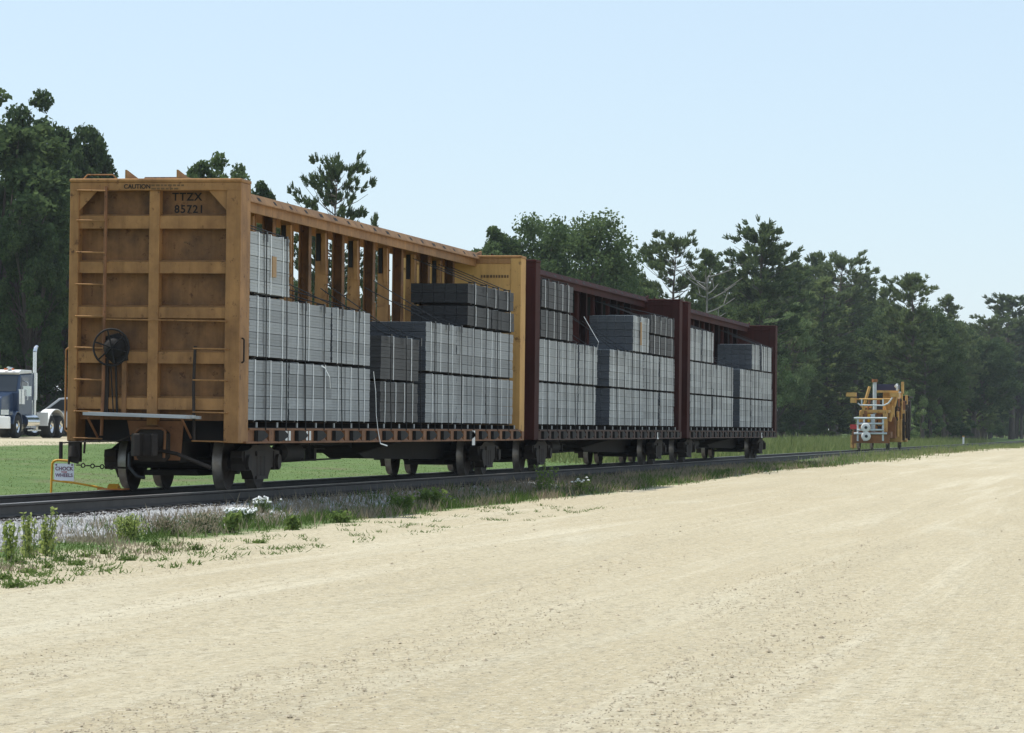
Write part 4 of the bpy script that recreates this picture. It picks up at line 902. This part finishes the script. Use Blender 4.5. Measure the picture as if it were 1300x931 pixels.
def gz_all(x, y): return np.maximum(ground_z(x,y), np.where(np.abs(y) < 2.7, bal_z(x,y), -9))
# verge between ballast and lot, clumpy
def clumpy(n, x0, x1, y0, y1, per, rad):
    k = n//per; cx = rng.uniform(x0,x1,k); cy = rng.uniform(y0,y1,k); x = np.repeat(cx,per)+rng.normal(0,rad,k*per); y = np.repeat(cy,per)+rng.normal(0,rad,k*per); s = np.repeat(rng.uniform(.5,1.3,k),per); return x, y, s
x1,y1,s1 = clumpy(34000, -1, 70, -3.35, -1.5, 30, .22); x2,y2,s2 = clumpy(6000, 60, 160, -3.7, -1.5, 24, .3); x3,y3,s3 = clumpy(6500,-13,2,-3.3,-1.9,22,.16); x4,y4,s4 = clumpy(5500,-22,-11.5,-4.3,-2.5,24,.18); x3 = np.concatenate([x3,x4]); y3 = np.concatenate([y3,y4]); s3 = np.concatenate([s3,s4*.8])
for nm, mt, pick in (('verge_grass', GRN, 0), ('dry_verge_grass', DRY, 1)):
    X = np.concatenate([x1,x2,x3]); Y = np.concatenate([y1,y2,y3]); Sx = np.concatenate([s1,s2,s3]); key = np.sin(np.floor(X*1.7)*12.9+np.floor(Y*2.3)*78.2)*43758.5; key -= np.floor(key)
    frac = .66+.22*np.clip((Y+2.4)/.9,-1,1); k = (key < frac) if pick else (key >= frac)
    V, F = blades(X[k], Y[k], gz_all(X[k],Y[k])-.01, rng.uniform(.06,.20,k.sum())*Sx[k]*np.where(X[k]<-11,.5,np.where(X[k]<0,.9,1)), rng.uniform(.008,.018,k.sum())*(1+np.clip(X[k],0,100)/60))
    tag(link(nm, fast_mesh(nm, V, F, mt)), kind='stuff')
x = rng.uniform(-8,150,110000); y = 2.4+rng.random(110000)**1.3*26
V, F = blades(x, y, gz_all(x,y)-.01, rng.uniform(.015,.045,len(x))*np.where(y<4.2,2.2,1), rng.uniform(.012,.028,len(x)), .8)
tag(link('field_grass', fast_mesh('field_grass', V, F, FLD)), kind='stuff')
x = rng.uniform(68,330,26000); y = rng.uniform(3.2,13,26000)
V, F = blades(x, y, ground_z(x,y)-.02, rng.uniform(.2,.7,len(x))*np.where(rng.random(len(x))<.1,1.4,1), rng.uniform(.03,.06,len(x)))
tag(link('tall_field_grass', fast_mesh('tall_field_grass', V, F, TALL)), kind='stuff')
x,y,s = clumpy(5500, 80, 330, -4.2, -1.6, 40, .5)
V, F = blades(x, y, gz_all(x,y)-.02, rng.uniform(.1,.35,len(x))*s, rng.uniform(.03,.05,len(x)))
tag(link('far_verge_grass', fast_mesh('far_verge_grass', V, F, TALL)), kind='stuff')
WEED = leafmat('weed_leaves', (.08,.13,.035), (.22,.29,.09), .45, 2.0)
YWEED = leafmat('yellow_green_weed', (.24,.31,.08), (.48,.52,.20), .5, 2.0)
PETAL = mat('white_petals', (.85,.85,.82), .7); STEMM = mat('green_stem', (.09,.13,.05), .8)
def plant(px, py, top, wpx, name, label, leafm, stalks, leaf, kind='weed', group=None, flower=None, cat='weed'):
    P, t = ground_hit(px, py); H = (py-top)*t/FPX; R = wpx*.5*t/FPX
    o = empty(name, P, 0, label, cat, group); m = MB(); C, Fl = [], []
    for k in range(stalks):
        b = Vector((random.gauss(0,R*.3), random.gauss(0,R*.3), -.02)); hh = H*random.uniform(.65,1.0); e = Vector((b.x+random.gauss(0,R*.4), b.y+random.gauss(0,R*.4), hh))
        m.bar(b, e, .006)
        for q in range(int(26 if kind != 'bush' else 40)):
            f = random.uniform(.08,1); p = b.lerp(e, f); sp = R*(.35 if kind == 'stalk' else .55)*(1.1-f*.6); C.append(p+Vector((random.gauss(0,sp*.6), random.gauss(0,sp*.6), random.gauss(0,.02))))
        Fl.append(e)
    m.build('stems', STEMM, o); V, F = leaves(np.array([tuple(c) for c in C]), leaf); link('leaves', fast_mesh('leaves', V, F, leafm), o)
    if flower:
        fm = MB()
        for e in Fl: fm.lathe([(-.004,.003),(.002,flower),(.018,flower*.85),(.026,0)], (e.x,e.y,e.z), 'z', 7)
        tag(fm.build('flowers', PETAL, o), kind='stuff')
    return o
plant(12,712,655,26,'tall_weed','tall yellow-green weed at the left picture edge in front of the rail',YWEED,10,.05,'stalk')
plant(36,708,648,26,'tall_weed','tall yellow-green weed second from the left edge, beside the rail',YWEED,11,.05,'stalk')
plant(60,706,645,30,'tall_weed','tallest yellow-green weed left of the ballast mound',YWEED,12,.05,'stalk')
plant(162,685,652,32,'bushy_weed','round pale green bushy weed alone at the edge of the gravel',YWEED,26,.035,'bush')
plant(292,677,648,20,'leafy_weed','dark green leafy weed just left of the white daisies',WEED,8,.08)
plant(372,673,655,22,'leafy_weed','dark green leafy weed right of the white daisies',WEED,9,.08)
plant(306,668,646,44,'daisy_clump','dense clump of white daisies beside the ballast stones',WEED,110,.02,'stalk',None,.017,'flowers')
plant(332,658,636,26,'daisy_clump','smaller cluster of taller white daisies right of the dense clump',WEED,40,.02,'stalk',None,.017,'flowers')
plant(252,676,650,50,'dry_weed','dry brownish weed left of the daisies',DRY,60,.03,'stalk')
plant(212,680,656,44,'dry_weed','dry brownish weed beside the round bushy weed',DRY,44,.03,'stalk')
plant(548,646,620,40,'leafy_weed','dark lush weed in the shadow midway along the yellow railcar',WEED,20,.08)
plant(508,650,628,36,'leafy_weed','smaller dark weed left of the lush one in the shadow',WEED,16,.07)
plant(690,628,588,30,'tall_weed','tall pale weed in front of the coupling of the first two railcars',WEED,14,.06,'stalk')
plant(738,628,606,20,'tall_weed','weed with pale flower heads right of the coupling',WEED,10,.05,'stalk',None,.03)
plant(432,664,651,24,'leafy_weed','small weed where the railcar shadow begins',WEED,10,.06)
for k, (px, py) in enumerate(((196,694),(134,704),(96,718),(24,716),(60,722),(8,736),(36,728),(160,712),(250,699),(330,690),(110,708),(75,713),(18,745))):
    plant(px,py,py-random.uniform(2.5,5),random.uniform(12,24),'ground_weed','small low weed sprouting from the pale gravel at left',WEED,9,.03,'bush','low weeds sprouting in the gravel at left')
x, y = lot_points(1500, 28, 60); k = (y > -5.6) & (x < 25) & (y < -3.2); x, y = x[k], y[k]; x = np.repeat(x,14)+rng.normal(0,.12,len(x)*14); y = np.repeat(y,14)+rng.normal(0,.06,len(y)*14)
V, F = blades(x, y, ground_z(x,y)-.005, rng.uniform(.02,.06,len(x)), rng.uniform(.01,.02,len(x)), 1.0)
tag(link('sparse_lot_grass', fast_mesh('sparse_lot_grass', V, F, GRN)), kind='stuff')
# small marker post far right, beside the track
P, t = ground_hit(1223, 567); mp_ = empty('marker_post', P, 0, 'small pale marker post beside the far track at right', 'post'); MB().box(-.07,.07,-.07,.07,-.05,.75).build('post', WHT, mp_); MB().box(-.085,.085,-.085,.085,.751,.85).build('cap', ORG, mp_)

# ------------------------------------------------------------------ summer haze
hz = MB().box(-905,4505,-2505,2505,-1.6,30).build('haze', None); tag(hz, kind='stuff')
hm = bpy.data.materials.new('haze_air'); hm.use_nodes = True; hn = hm.node_tree; hn.nodes.clear(); ho = hn.nodes.new('ShaderNodeOutputMaterial'); pv = hn.nodes.new('ShaderNodeVolumePrincipled')
pv.inputs['Density'].default_value = .00013; pv.inputs['Color'].default_value = (.86,.93,1,1); pv.inputs['Anisotropy'].default_value = .3; hn.links.new(pv.outputs[0], ho.inputs['Volume']); hz.data.materials.append(hm)
